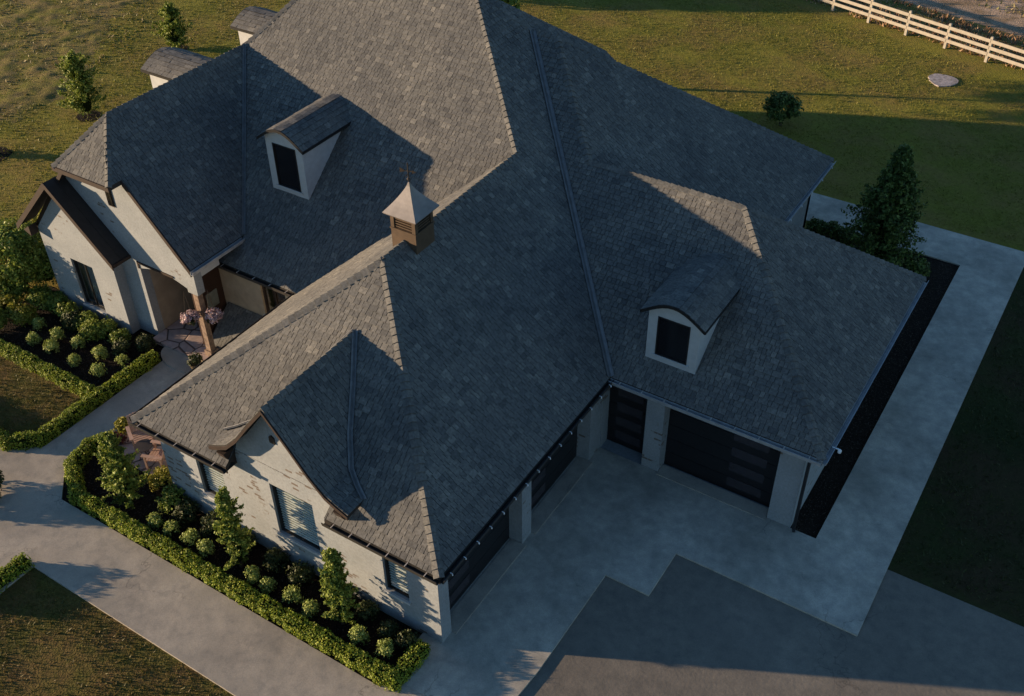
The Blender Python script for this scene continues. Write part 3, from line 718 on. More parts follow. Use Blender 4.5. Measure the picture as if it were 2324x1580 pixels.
# ------------------------------------------------------------------ cupola
cx, cy = -4.6, 5.74; hb = .36
mb = MB(); mb.box((cx-hb, cy-hb, 5.9), (cx+hb, cy+hb, 6.95)); 
for sx in (-1, 1):
    for sy in (-1, 1): mb.box((cx+sx*hb, cy+sy*hb, 6.95), (cx+sx*(hb-.1), cy+sy*(hb-.1), 7.36))
mb.box((cx-hb+.02, cy-hb+.02, 7.28), (cx+hb-.02, cy+hb-.02, 7.355))
mb.box((cx-hb-.02, cy-hb-.02, 6.952), (cx+hb+.02, cy+hb+.02, 6.99))
cup = wpart(mb, 'cupola', M_louv, house)
mb = MB()
for z in (7.02, 7.09, 7.16, 7.23):
    for (x0_, x1_, y0_, y1_) in ((cx-hb+.1, cx+hb-.1, cy-hb+.02, cy-hb+.06), (cx-hb+.1, cx+hb-.1, cy+hb-.06, cy+hb-.02), (cx-hb+.02, cx-hb+.06, cy-hb+.1, cy+hb-.1), (cx+hb-.06, cx+hb-.02, cy-hb+.1, cy+hb-.1)):
        mb.box((x0_, y0_, z), (x1_, y1_, z+.03))
mb.box((cx-hb+.12, cy-hb+.12, 6.99), (cx+hb-.12, cy+hb-.12, 7.27), 1)
wpart(mb, 'louvres', [M_louv, M_black], cup)
mb = MB(); ro = []
for i in range(9):
    t_ = i/8; r = .47*(1-t_)**1.35+.015; z = 7.33+.72*t_
    ro.append((r, z))
mb.box((cx-.47, cy-.47, 7.37), (cx+.47, cy+.47, 7.4))
for (r0, z0_), (r1, z1_) in zip(ro, ro[1:]):
    c0 = [(cx-r0, cy-r0, z0_+.07), (cx+r0, cy-r0, z0_+.07), (cx+r0, cy+r0, z0_+.07), (cx-r0, cy+r0, z0_+.07)]
    c1 = [(cx-r1, cy-r1, z1_+.07), (cx+r1, cy-r1, z1_+.07), (cx+r1, cy+r1, z1_+.07), (cx-r1, cy+r1, z1_+.07)]
    for i in range(4): mb.face([c0[i], c0[(i+1)%4], c1[(i+1)%4], c1[i]])
wpart(mb, 'cupola_roof', M_copper, cup)
mb = MB(); mb.tube([(cx, cy, 8.08), (cx, cy, 8.62)], .014); mb.lathe([(.002,0), (.04,.02), (.045,.04), (.04,.06), (.002,.08)], (cx, cy, 8.16), k=10)
mb.tube([(cx-.18, cy-.04, 8.4), (cx+.16, cy+.04, 8.4)], .012); mb.tube([(cx+.03, cy-.14, 8.34), (cx-.03, cy+.14, 8.34)], .01)
mb.prism([(cx-.2, cy-.045, 8.34), (cx-.06, cy-.015, 8.4), (cx-.2, cy-.045, 8.48)], (.004,-.01,0)); mb.prism([(cx+.2, cy+.05, 8.4), (cx+.1, cy+.025, 8.35), (cx+.1, cy+.025, 8.45)], (.004,-.01,0))
wpart(mb, 'weathervane', M_iron, cup)
# interior dark floor so that openings read as rooms
mb = MB(); mb.box((-8.4, .75, .02), (-.9, 7.3, .05)); wpart(mb, 'floor_slab', M_room, house)
# ------------------------------------------------------------------ ground and paving
def sheet(name, poly, z, m, h=.0, kind='structure'):
    mb = MB()
    if h: mb.prism([(x, y, z-h) for x, y in poly], (0,0,h))
    else: mb.face([(x, y, z) for x, y in poly])
    o = mb.build(name, m); o['kind'] = kind; return o
sheet('ground', [(-400,-300), (400,-300), (400,500), (-400,500)], -.02, M_ground)
field_poly = [(-31.2, 8.5), (-30.8, 14), (-31.4, 17.5), (-32.6, 20.5), (-35, 23.5), (-38, 25.2), (-60, 40), (-120, 40), (-120, -30), (-50, -10), (-36, 2)]
gx, gy = np.meshgrid(np.arange(-66, -30.4, .16), np.arange(2, 42, .16)); hgt = np.zeros(gx.shape)
for sc2, am in ((1, .8), (3, .9), (7, .6)):
    q_n = RNG.normal(0, 1, gx.shape); ker = np.hanning(sc2*2+3)[1:-1]; ker /= ker.sum()
    q_n = np.apply_along_axis(lambda v_: np.convolve(v_, ker, 'same'), 0, q_n); q_n = np.apply_along_axis(lambda v_: np.convolve(v_, ker, 'same'), 1, q_n)
    hgt += am*q_n/q_n.std()
hgt = np.maximum(hgt, -1.0)*.019
edge_ = -31.0-1.2*np.sin(gy*.35)-np.maximum(0, gy-16)*.42-np.maximum(0, 9-gy)*.5
msk = np.clip((edge_-gx)/1.5, 0, 1)
fz = -.05+msk*(.055+hgt)
nyy, nxx = gx.shape; ii = np.arange(nyy*nxx).reshape(nyy, nxx)
fo = npmesh('rough_field', np.stack([gx, gy, fz], 2).reshape(-1,3), np.stack([ii[:-1,:-1], ii[:-1,1:], ii[1:,1:], ii[1:,:-1]], 2).reshape(-1,4), M_field); fo['kind'] = 'structure'
sheet('dirt_road', [(-30, 51.6), (40, 33.0), (60, 36), (-30, 60)], -.012, M_dirt)
sheet('weed_verge', [(-30, 48.4), (40, 29.6), (40, 32.99), (-30, 51.59)], -.008, M_field)
sheet('front_lawn', [(-10.25,-3.1), (1.6,-3.1), (1.6,-40), (-70,-40), (-70,-4.55), (-10.25,-4.55)], -.012, M_lawnf)
sheet('front_lawn', [(-20,2.0), (-13.6,2.0), (-13.6,-.3), (-14.2,-.85), (-20,-.85)], -.012, M_lawnf)
sheet('side_lawn', [(7.5,7.85), (60,7.85), (60,24), (7.6,23.7)], -.014, M_shade_soil)
sheet('driveway', [(1.5,-12), (60,-12), (60,7.85), (7.6,7.85), (7.6,5.56), (3.04,5.56), (3.04,4.05), (1.88,4.05), (1.88,.9), (1.5,-.6)], -.008, M_asph)
sheet('garage_court', [(-.8,-1.1), (1.7,-1.1), (1.88,.9), (1.88,4.05), (3.04,4.05), (3.04,5.56), (7.6,5.56), (7.6,8.1), (7.62,22.9), (8.3,23.78), (-8,23.78), (-8,21.8), (5.8,21.88), (5.78,7.8), (5.1,7.83), (5.1,8.25), (-.8,8.25)], .0, M_court, .05) if False else None
sheet('garage_court', [(-.8,-.95), (1.75,-.95), (1.88,.9), (1.88,4.05), (3.04,4.05), (3.04,5.56), (7.6,5.56), (7.6,7.82), (-.4,7.82), (-.4,8.4), (-.9,8.4), (-.9,-.6)], .04, M_court, .06)
sheet('path', [(5.8,7.822), (7.6,7.822), (7.63,22.9), (7.75,23.8), (-6,23.8), (-6,21.86), (5.8,21.86)], .0405, M_court, .06)
sheet('path', [(-18.6,-.9), (-14.3,-.9), (-13.42,-.25), (-13.4,.2), (-13.4,4.62), (-12.0,4.62), (-12.0,1.2), (-12.5,.7), (-12.45,-.3), (-11.4,-1.3), (-.85,-1.3), (-.8,-.952), (1.75,-.952), (1.5,-3.15), (-10.2,-3.15), (-10.2,-4.6), (-11.6,-4.6), (-18.6,-4.6)][::-1], .0395, M_conc, .06)
sheet('patio', [(-11.98, .55), (-8.86, .55), (-8.86, 4.6), (-11.98, 4.6)], .044, M_flag, .05)
sheet('mulch_bed', [(-12.45,-.3), (-11.4,-1.28), (-.36,-1.28), (-.36,.34), (-8.9,.34), (-8.9,.54), (-12.2,.54)], .002, M_mulch)
sheet('mulch_bed', [(-19.6, 2.1), (-13.3, 2.1), (-13.3, 4.6), (-14.4, 4.9), (-19.6, 4.9)], -.003, M_mulch)
sheet('mulch_bed', [(5.125, 7.84), (5.79, 7.84), (5.79, 21.85), (.7, 21.85), (.7, 15.6), (5.125, 15.6)], -.002, M_mulch)
for (x, y, r) in ((-28.9, 9.6, .75), (-28.3, 13.95, .5), (-30.2, 20.8, .5)):
    sheet('mulch_ring', [(x+r*math.cos(i*math.pi/8)*random.uniform(.9,1.1), y+r*math.sin(i*math.pi/8)*random.uniform(.9,1.1)) for i in range(16)], -.006, M_mulch)
# ------------------------------------------------------------------ foliage
def leaves(C, Nn, size, aspect=.55, spread=.7):
    """rhombus leaves centred on C with rough normals Nn"""
    n = len(C); Nn = Nn/np.linalg.norm(Nn, axis=1, keepdims=True)+RNG.normal(0, spread, (n,3)); Nn /= np.linalg.norm(Nn, axis=1, keepdims=True)
    r = RNG.normal(0,1,(n,3)); U = np.cross(Nn, r); U /= np.linalg.norm(U, axis=1, keepdims=True); V = np.cross(Nn, U)
    s = (size*RNG.uniform(.6,1.4,n))[:,None]
    v = np.stack([C+U*s, C+V*s*aspect, C-U*s, C-V*s*aspect], 1).reshape(-1,3)
    return v, np.arange(4*n).reshape(-1,4)
def clumps(center, rad, ncl, per, cr, shell=.75, up=.15, squash=1.0):
    """clumped points in an ellipsoid"""
    d = RNG.normal(0,1,(ncl,3)); d /= np.linalg.norm(d,axis=1,keepdims=True); d[:,2] = np.where(d[:,2] < -.5, -d[:,2], d[:,2])
    k = shell+(1-shell)*RNG.random((ncl,1)); cc = d*k*np.array(rad)
    p = RNG.normal(0,1,(ncl,per,3)); p /= np.linalg.norm(p,axis=2,keepdims=True)
    p = p*(RNG.random((ncl,per,1))**.4)*cr*RNG.uniform(.6,1.3,(ncl,1,1))
    P = (cc[:,None,:]+p).reshape(-1,3); n = P/np.array(rad)+np.array([0,0,up])
    return P+np.array(center), n
def blob(mb, c, r, m=0, k=10, j=6):
    n0 = len(mb.v)
    for i in range(1, j):
        for q in range(k):
            t_ = math.pi*i/j; f = 2*math.pi*q/k; mb.v.append((c[0]+r[0]*math.sin(t_)*math.cos(f), c[1]+r[1]*math.sin(t_)*math.sin(f), c[2]+r[2]*math.cos(t_)))
    mb.v += [(c[0], c[1], c[2]+r[2]), (c[0], c[1], c[2]-r[2])]; T0, B0 = len(mb.v)-2, len(mb.v)-1
    for i in range(j-2):
        for q in range(k): mb.f.append([n0+i*k+q, n0+(i+1)*k+q, n0+(i+1)*k+(q+1)%k, n0+i*k+(q+1)%k]); mb.m.append(m)
    for q in range(k):
        mb.f.append([T0, n0+q, n0+(q+1)%k]); mb.m.append(m); mb.f.append([B0, n0+(j-2)*k+(q+1)%k, n0+(j-2)*k+q]); mb.m.append(m)
def foliage_obj(name, C, Nn, size, m, parent=None, loc=(0,0,0), core=None, aspect=.55):
    v, f = leaves(C-np.array(loc), Nn, size, aspect)
    if core:
        cm = MB(); [blob(cm, c_-np.array(loc) if False else tuple(np.array(c_)-np.array(loc)), r_) for c_, r_ in core]
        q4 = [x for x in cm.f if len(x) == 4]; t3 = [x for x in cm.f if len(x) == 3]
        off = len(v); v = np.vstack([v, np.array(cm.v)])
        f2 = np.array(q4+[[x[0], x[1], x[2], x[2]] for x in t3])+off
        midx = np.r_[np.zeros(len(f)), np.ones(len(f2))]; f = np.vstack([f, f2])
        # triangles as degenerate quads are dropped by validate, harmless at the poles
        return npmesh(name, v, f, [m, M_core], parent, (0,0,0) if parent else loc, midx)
    return npmesh(name, v, f, m, parent, (0,0,0) if parent else loc)
# hedges --------------------------------------------------------------
def hedge(path, wdt, h, label, dens=1500, m=M_hedge, size=.026, group='clipped hedges'):
    P = [np.array(p, float) for p in path]; allC = []; allN = []
    core = MB()
    for p, q in zip(P, P[1:]):
        d = q-p; L = np.linalg.norm(d); d /= L; s = np.array([-d[1], d[0]])
        n = int(dens*L*(wdt+2*h)); t_ = RNG.uniform(-wdt/2*.8, L+wdt/2*.8, n); u_ = RNG.random(n)*(wdt+2*h)
        x = np.where(u_ < h, -wdt/2, np.where(u_ > h+wdt, wdt/2, u_-h-wdt/2)); z = np.where(u_ < h, u_, np.where(u_ > h+wdt, 2*h+wdt-u_, h))
        lump = .03*np.sin(t_*7.3+p[0])+.025*np.sin(t_*17+x*9)+.02*np.sin(t_*3.1)
        nx = np.where(u_ < h, -1., np.where(u_ > h+wdt, 1., 0.)); nz = np.where(nx == 0, 1., .25)
        rr = RNG.normal(0, .02, n)+lump*.7
        # round the shoulders
        edge = np.clip((np.abs(x)/(wdt/2))**4, 0, 1)*np.clip(z/h, 0, 1)**4*.05
        xx = x*(1-.12*np.clip(z/h,0,1)**3)+nx*rr; zz = np.maximum(.02, z+np.where(nx == 0, rr, 0)-edge)
        C = np.stack([p[0]+d[0]*t_+s[0]*xx, p[1]+d[1]*t_+s[1]*xx, zz], 1)
        allC.append(C); allN.append(np.stack([s[0]*nx, s[1]*nx, nz], 1))
        A = p-d*(wdt/2-.07); B = q+d*(wdt/2-.07); k = wdt/2-.04
        core.prism([(A[0]-s[0]*k, A[1]-s[1]*k, 0), (B[0]-s[0]*k, B[1]-s[1]*k, 0), (B[0]+s[0]*k, B[1]+s[1]*k, 0), (A[0]+s[0]*k, A[1]+s[1]*k, 0)], (0,0,h-.07))
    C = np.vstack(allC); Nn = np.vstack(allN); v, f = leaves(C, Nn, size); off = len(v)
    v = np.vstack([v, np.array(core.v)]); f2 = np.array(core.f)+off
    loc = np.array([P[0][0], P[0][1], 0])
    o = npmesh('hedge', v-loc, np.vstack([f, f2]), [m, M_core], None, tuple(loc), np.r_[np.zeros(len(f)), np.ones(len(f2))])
    return tag(o, label, 'hedge', group)
hedge([(-.6, -.1), (-.62, -1.08), (-10.95, -1.08), (-12.0, -.42), (-12.2, .35), (-11.95, .85)], .34, .38, 'long clipped green hedge bordering the front bed and the pale path')
hedge([(-19.5, 1.86), (-13.9, 1.86)], .34, .38, 'clipped hedge between the left lawn and the bed of round shrubs')
hedge([(-13.6, 3.95), (-13.62, -.22), (-14.25, -.76), (-18.5, -.76)], .36, .38, 'clipped hedge bent along the walk and round the small left lawn')
hedge([(-10.35, -3.25), (-10.45, -4.7)], .32, .38, 'short clipped hedge end at the corner of the bottom left lawn')
# columnar arborvitae in the front bed -------------------------------
def column(x, y, h, r, label, lean=(0,0), jag=(.6, .8, .95, 1.1, 1.35), m=M_arb, n=95, per=70, name='columnar_evergreen', group=None, trunk=M_bark, size=.036, cr=.13, cone=.62, cat='evergreen tree'):
    root = empty(name, (x, y, 0), label, cat, group)
    per = int(per*.9); z = RNG.random(n)**.9; ang = RNG.uniform(0, 2*math.pi, n)
    rr = r*((1-z)**cone*.93+.07)*(.6+.4*np.minimum(1, z*5+.3))*RNG.choice(list(jag), n)*RNG.uniform(.85, 1.15, n)
    t_ = RNG.random((n, per))**.65; base = np.stack([lean[0]*z*h, lean[1]*z*h, .06+z*(h-.25)], 1)
    dirv = np.stack([np.cos(ang), np.sin(ang), np.full(n, .45)+RNG.normal(0, .18, n)], 1)
    C = base[:,None,:]+dirv[:,None,:]*(rr[:,None]*t_)[:,:,None]+RNG.normal(0, 1, (n,per,3))*(cr*.33*(1.15-.75*t_))[:,:,None]
    C[:,:,2] = np.clip(C[:,:,2], .03, None)
    Nn = (dirv[:,None,:]*.8+RNG.normal(0,.6,(n,per,3))).reshape(-1,3)
    core = [((lean[0]*zz*h, lean[1]*zz*h, zz*h), (r*.36*((1-zz)**cone), r*.36*((1-zz)**cone), h*.13)) for zz in (.2, .38, .55, .7)]
    foliage_obj('foliage', C.reshape(-1,3), Nn, size, m, root, core=core)
    mb = MB(); mb.tube([(0,0,0), (lean[0]*h*.4, lean[1]*h*.4, h*.4), (lean[0]*h*.9, lean[1]*h*.9, h*.9)], .05, taper=.012); mb.build('trunk', trunk, root)
    return root
column(-9.9, -.35, 2.5, .52, 'bushy columnar evergreen at the left end of the front bed, beside the flagstone patio', n=190, cone=.45)
column(-5.85, -.42, 2.9, .42, 'tall columnar evergreen in the front bed, left of the window under the gable', n=150, cone=.5)
column(-2.66, -.4, 2.75, .4, 'tall columnar evergreen near the right end of the front bed, beside the small right window', n=150, cone=.5)
# round shrubs -------------------------------------------------------
ORD = ['first', 'second', 'third', 'fourth', 'fifth', 'sixth', 'seventh', 'eighth', 'ninth', 'tenth']
def ball(x, y, r, h, label, group, m=M_box, n=40, per=22, size=.028, name='round_shrub', cr=.1, core=.6):
    C, Nn = clumps((0,0,h*.5), (r, r, h*.5), n, per, cr, .82)
    C[:,2] = np.abs(C[:,2])
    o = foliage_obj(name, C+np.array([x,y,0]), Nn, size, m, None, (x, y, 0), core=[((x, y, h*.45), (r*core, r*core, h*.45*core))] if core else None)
    return tag(o, label, 'shrub', group)
F = [(-8.55,-.62), (-8.0,-.6), (-7.35,-.58), (-6.8,-.62), (-5.25,-.62), (-4.78,-.6), (-4.0,-.58), (-3.45,-.6), (-2.0,-.58), (-1.25,-.58)]
for i, (x, y) in enumerate(F):
    ball(x, y, random.uniform(.13,.19), random.uniform(.36,.52), f'small round light green shrub, {ORD[i]} from the left in the front bed row', 'round shrubs in the front bed')
G = [(-17.9,3.2), (-17.4,2.62), (-16.9,3.12), (-16.55,2.62), (-16.05,3.2), (-15.5,2.58), (-15.03,3.2), (-14.47,2.62)]
for i, (x, y) in enumerate(G):
    row = 'back' if y > 3 else 'front'; k = (i//2)
    ball(x, y, random.uniform(.14,.2), random.uniform(.34,.48), f'round light green shrub, {ORD[k]} from the left in the {row} row of the left bed', 'round shrubs in the left bed')
# loose darker shrubs by the walls
D_ = [(-1.0,-.1,.2,.4,'loose leafy shrub inside the right corner of the front bed hedge'), (-1.55,-.1,.16,.34,'small loose shrub left of the one in the right corner of the front bed'),
      (-2.25,.02,.2,.4,'dark low shrub under the small right window'), (-3.0,.05,.28,.45,'dark shrub between the right evergreen and the brick wall'), (-4.3,.0,.3,.5,'dark shrub under the window of the gable'),
      (-5.1,.05,.28,.45,'dark shrub below the left edge of the gable window'), (-6.2,.0,.32,.5,'dark shrub between the middle evergreen and the brick wall'), (-7.2,.02,.32,.5,'dark shrub under the left front window'),
      (-8.1,.0,.3,.5,'dark shrub at the brick wall right of the patio'), (-7.0,-.5,.0,.0,'')]
for x, y, r, h, lb in D_:
    if r: ball(x, y, r, h, lb, 'dark shrubs along the front wall', M_dark, n=40, per=26, size=.035, name='low_shrub', cr=.12)
ball(-8.7, .15, .42, .62, 'leafy olive green shrub at the left corner of the front brick wall', None, M_arb, n=70, per=26, size=.035, name='low_shrub', cr=.12)
ball(-9.5, .5, .36, .42, 'low yellow green shrub at the lower edge of the flagstone patio', None, M_yel, n=60, per=26, size=.035, name='low_shrub', cr=.11)
ball(-12.0, 1.35, .22, .4, 'yellowish arching plant at the corner of walk and patio', None, M_yel, n=30, per=20, size=.045, name='low_shrub', core=None)
ball(-11.75, .95, .2, .3, 'maroon leafed plant beside the flagstone patio', None, M_red, n=30, per=20, size=.035, name='low_shrub')
LB = [(-17.6,4.1,.35,.5), (-16.7,4.1,.32,.45), (-15.9,4.15,.3,.45), (-15.2,4.1,.26,.4), (-14.75,3.75,.22,.4), (-14.3,4.3,.25,.4)]
lbn = ['under the left half of the bay window', 'under the right half of the bay window', 'at the right side of the bay wall', 'at the right corner of the bay wall', 'between the bay corner and the walk hedge', 'at the foot of the wall left of the porch']
for (x, y, r, h), nm in zip(LB, lbn): ball(x, y, r, h, f'low dark green plant {nm}', 'low plants under the bay', M_dark if x > -15 else M_arb, n=44, per=26, size=.036, name='low_shrub', cr=.12)
ball(-14.2, 3.3, .15, .46, 'small tuft standing above the inner side of the walk hedge', None, M_box, n=20, per=20, size=.028, name='low_shrub')
# round clipped mound at the path junction with white flowers
rb = ball(-13.35, -2.45, .72, .75, 'dark round clipped shrub standing in the path junction at the left edge', None, M_dark, n=150, per=40, size=.038, name='round_shrub', cr=.14)
v_, f_ = leaves(*clumps((0,0,0), (.22,.22,.14), 16, 22, .09), .035)
fl = npmesh('flowers', v_+np.array([.1,.35,.82]), f_, M_white_fl, rb)
# left: multi stem tree and undergrowth by the bay
def tree(x, y, h, cr, ch, label, m, name='leafy_tree', n=220, per=60, size=.06, cl=.32, stems=4, bark=M_redbark, group=None, core=True, cat='tree', spread=.25):
    root = empty(name, (x, y, 0), label, cat, group)
    C, Nn = clumps((0,0,h-ch*.5), (cr, cr, ch*.5), n, per, cl, .55)
    C[:,2] = np.maximum(C[:,2], .08)
    foliage_obj('crown', C, Nn, size, m, root)
    mb = MB()
    for i in range(stems):
        an = i*2.4; q = spread*cr if stems > 1 else 0
        mb.tube([(0.04*math.cos(an), .04*math.sin(an), 0), (q*.5*math.cos(an), q*.5*math.sin(an), h*.35), (q*math.cos(an)*1.4, q*math.sin(an)*1.4, h*.75)], .05+.012*h, taper=.012)
    mb.build('trunk', bark, root); return root
tree(-20.0, 4.3, 2.5, 1.15, 2.1, 'leafy green multi-stem tree at the left edge beside the bay', M_arb, n=190, per=60, size=.05, cl=.26)
ball(-19.3, 3.2, .42, .6, 'light green leafy shrub between the multi-stem tree and the left bed', None, M_yel, n=60, per=30, size=.045, name='low_shrub', cr=.14)
ball(-18.75, 4.0, .4, .7, 'green shrub at the left corner of the bay wall', None, M_arb, n=60, per=30, size=.042, name='low_shrub', cr=.14)
for (x, y, r_, h_, mm_, lb) in ((-19.9, 3.8, .5, .9, M_arb, 'dense shrub at the foot of the multi-stem tree'), (-20.5, 4.6, .55, 1.0, M_yel, 'rounded shrub behind the trunks of the multi-stem tree'), (-19.9, 5.2, .5, 1.1, M_arb, 'leafy shrub between the multi-stem tree and the bay wall'),(-19.5, 4.9, .5, 1.5, M_arb, 'upright leafy shrub against the left side of the bay wall'), (-20.6, 5.4, .6, 1.3, M_yel, 'yellow green shrub just behind the multi-stem tree'), (-19.3, 2.5, .45, .6, M_arb, 'broad low shrub at the left end of the clipped bed hedge'),
    (-18.3, 4.25, .3, .45, M_arb, 'low leafy plant at the foot of the left bay corner'), (-18.6, 3.2, .3, .5, M_yel, 'yellow green plant left of the back row of round shrubs'), (-17.1, 3.9, .3, .4, M_dark, 'loose dark plant between the bay window and the round shrubs'), (-16.2, 3.85, .3, .42, M_arb, 'loose green plant in front of the right half of the bay'), (-20.9, 3.4, .6, 1.2, M_arb, 'leafy shrub at the left edge in front of the multi-stem tree')):
    ball(x, y, r_, h_, lb, None, mm_, n=90, per=34, size=.042, name='low_shrub', cr=.16)
ball(-21.6, 6.6, .7, 1.1, 'rounded yellow green shrub behind the bay roof at the left edge', None, M_yel, n=120, per=34, size=.05, name='low_shrub', cr=.2)
ball(-22.6, 5.2, .8, 1.2, 'broad leafy shrub at the far left edge behind the multi-stem tree', None, M_arb, n=120, per=34, size=.05, name='low_shrub', cr=.2)
# trees beyond the house
column(-28.3, 13.95, 2.8, .78, 'columnar tree on the back lawn, nearer the left wing hip', m=M_arb, n=170, per=60, size=.055, cr=.22, name='columnar_tree', group='columnar trees on the back lawn', cone=.4, cat='tree')
column(-30.2, 20.8, 2.2, .75, 'columnar tree on the back lawn above the left rear dormer', m=M_arb, n=120, per=60, size=.055, cr=.2, name='columnar_tree', group='columnar trees on the back lawn', cone=.4, cat='tree')
column(-29.2, 9.55, 2.2, .5, 'young columnar tree in a brown mulch ring at the left edge', m=M_arb, n=70, per=50, size=.055, cr=.2, name='columnar_tree', group='columnar trees on the back lawn', cone=.4, cat='tree')
column(3.35, 20.6, 4.4, 1.3, 'large dark conifer beside the pale path behind the garage wing', m=M_con, n=420, per=70, size=.06, cr=.3, name='conifer', cone=.85, jag=(.8, .9, 1, 1.08, 1.18))
tree(-3.1, 28.3, 1.35, .72, 1.3, 'small dark bushy tree in the shade beyond the garage wing ridge', M_con, n=70, per=50, size=.06, cl=.2, stems=1, bark=M_bark)
for i, (x, y, r) in enumerate(((.95, 21.2, .3), (1.5, 21.3, .35), (2.1, 21.2, .35))):
    ball(x, y, r, .5, f'dark clipped shrub, {ORD[i]} from the house corner beside the rear path', 'dark shrubs beside the rear path', M_con, n=50, per=30, size=.045, name='low_shrub', cr=.13)
ball(4.6, 20.6, .4, .5, 'low dark shrub right of the large conifer', None, M_con, n=50, per=30, size=.045, name='low_shrub', cr=.14)
for x, y, h, r, lb in ((-16.2, 25.2, 8.5, 1.9, 'tall leafy tree added out of view behind the rear gable to shade the back lawn'), (-26.2, 32.4, 3.6, 1.7, 'tall leafy tree just past the upper frame edge, nearest the house'), (-31.5, 36.5, 4.8, 2.2, 'tall leafy tree at the back of the row past the upper frame edge'), (-27.0, 37.5, 4.2, 2.0, 'tall leafy tree at the right of the row past the upper frame edge')):  # first tree is unseen, added to set the shadow edge on the back lawn
    tree(x, y, h, r, h*.8, lb, M_arb, n=200, per=60, size=.16, cl=.7, stems=1, bark=M_bark, group='tall trees beyond the house')
# ------------------------------------------------------------------ mulch chips
M_chip = leafmat('mulch_chip', [(.01,.007,.006), (.03,.02,.014), (.06,.04,.028), (.1,.07,.05)], trans=0)
def chips(x0_, x1_, y0_, y1_, dens, label, z=.012):
    n = int((x1_-x0_)*(y1_-y0_)*dens); C = np.stack([RNG.uniform(x0_, x1_, n), RNG.uniform(y0_, y1_, n), z+RNG.uniform(0, .012, n)], 1)
    v, f = leaves(C, np.tile([0,0,1.], (n,1)), .022, .35, .35); o = npmesh('mulch_chips', v, f, M_chip); o['kind'] = 'stuff'; tag(o, label, 'mulch')
chips(-11.9, -.4, -.95, .33, 330, 'dark mulch chips in the front bed')
chips(-19.3, -13.4, 2.1, 4.5, 330, 'dark mulch chips in the left bed')
chips(5.15, 5.78, 7.86, 21.8, 260, 'dark mulch chips in the strip along the garage wing')
# ------------------------------------------------------------------ grass
def blades(name, polys, dens, h, wd, m, z=-.02, holes=(), label=None, cat='grass', jitter=.5):
    Cs = []
    for poly in polys:
        P = np.array(poly); x0_, y0_ = P.min(0); x1_, y1_ = P.max(0); n = int((x1_-x0_)*(y1_-y0_)*dens)
        X = RNG.uniform(x0_, x1_, n); Y = RNG.uniform(y0_, y1_, n); ins = np.zeros(n, bool); j = len(P)-1
        for i in range(len(P)):
            xi, yi = P[i]; xj, yj = P[j]
            with np.errstate(divide='ignore', invalid='ignore'):
                ins ^= ((yi > Y) != (yj > Y)) & (X < (xj-xi)*(Y-yi)/(yj-yi+1e-12)+xi)
            j = i
        X, Y = X[ins], Y[ins]; Cs.append(np.stack([X, Y], 1))
    C = np.vstack(Cs)
    pat = np.sin(C[:,0]*1.3+np.sin(C[:,1]*.9)*2)+np.sin(C[:,1]*1.9+C[:,0]*.7)+RNG.normal(0, .9, len(C))
    C = C[pat > -1.1]
    n = len(C); an = RNG.uniform(0, 2*math.pi, n); hh = h*RNG.uniform(.45, 1.5, n); ww = wd*RNG.uniform(.5, 1.4, n)
    ln = RNG.normal(0, jitter, (n,2))*hh[:,None]
    dx, dy = np.cos(an)*ww, np.sin(an)*ww; b0 = np.full(n, z)
    V = np.stack([np.stack([C[:,0]-dx, C[:,1]-dy, b0], 1), np.stack([C[:,0]+dx, C[:,1]+dy, b0], 1), np.stack([C[:,0]+ln[:,0], C[:,1]+ln[:,1], b0+hh], 1)], 1).reshape(-1,3)
    o = npmesh(name, V, np.arange(3*n).reshape(-1,3), m); o['kind'] = 'stuff'
    return tag(o, label, cat)
bl = [(-10.15,-3.2), (1.3,-3.2), (1.3,-7.5), (-14,-7.5), (-14,-4.7), (-10.15,-4.7)]
blades('grass', [bl], 420, .05, .016, M_grassf, label='lit patchy lawn below the front path', jitter=.7)
blades('grass', [[(-19.5,1.6), (-13.85,1.6), (-13.85,-.1), (-14.3,-.5), (-19.5,-.5)]], 420, .05, .016, M_grassf, label='small left lawn enclosed by clipped hedges', jitter=.7)
lawnL = [(-20.3,5.5), (-19.2,8), (-19.2,24), (-19,34), (-45,34), (-45,8), (-30,0), (-24,2)]
blades('grass', [lawnL], 75, .06, .026, M_grass, label='yellow green back lawn left of the house', jitter=.7)
lawnR = [(-18,24.5), (-8,24.2), (8.2,24.2), (12,24.2), (12,34), (4,37.6), (-20,45), (-24,38)]
blades('grass', [lawnR], 110, .05, .02, M_grass, label='back lawn between the house and the pale fence', jitter=.7)
blades('grass', [[(7.75,8.1), (16,8.1), (16,24), (7.8,23.7)]], 110, .07, .022, M_shade_grass, label='shaded lawn right of the pale path', jitter=.7)
blades('dry_grass', [[(-31.2,8.5), (-30.8,14), (-31.4,17.5), (-32.6,20.5), (-35,23.5), (-38,25.2), (-55,37), (-60,8), (-50,-10), (-36,2)]], 14, .1, .06, M_grass2, label='clumpy dry grass over the rough field at the upper left', jitter=.8)
blades('dry_weeds', [[(-12, 43.1), (9.5, 37.4), (9.5, 40.9), (-12, 46.7)]], 60, .2, .045, M_weed, label='brown dry weeds behind the pale fence', jitter=.5)
blades('dry_weeds', [[(-12, 49.0), (12, 42.6), (14, 50), (-12, 56)]], 14, .15, .05, M_grass2, label='thin dry grass beyond the dirt track', jitter=.5)
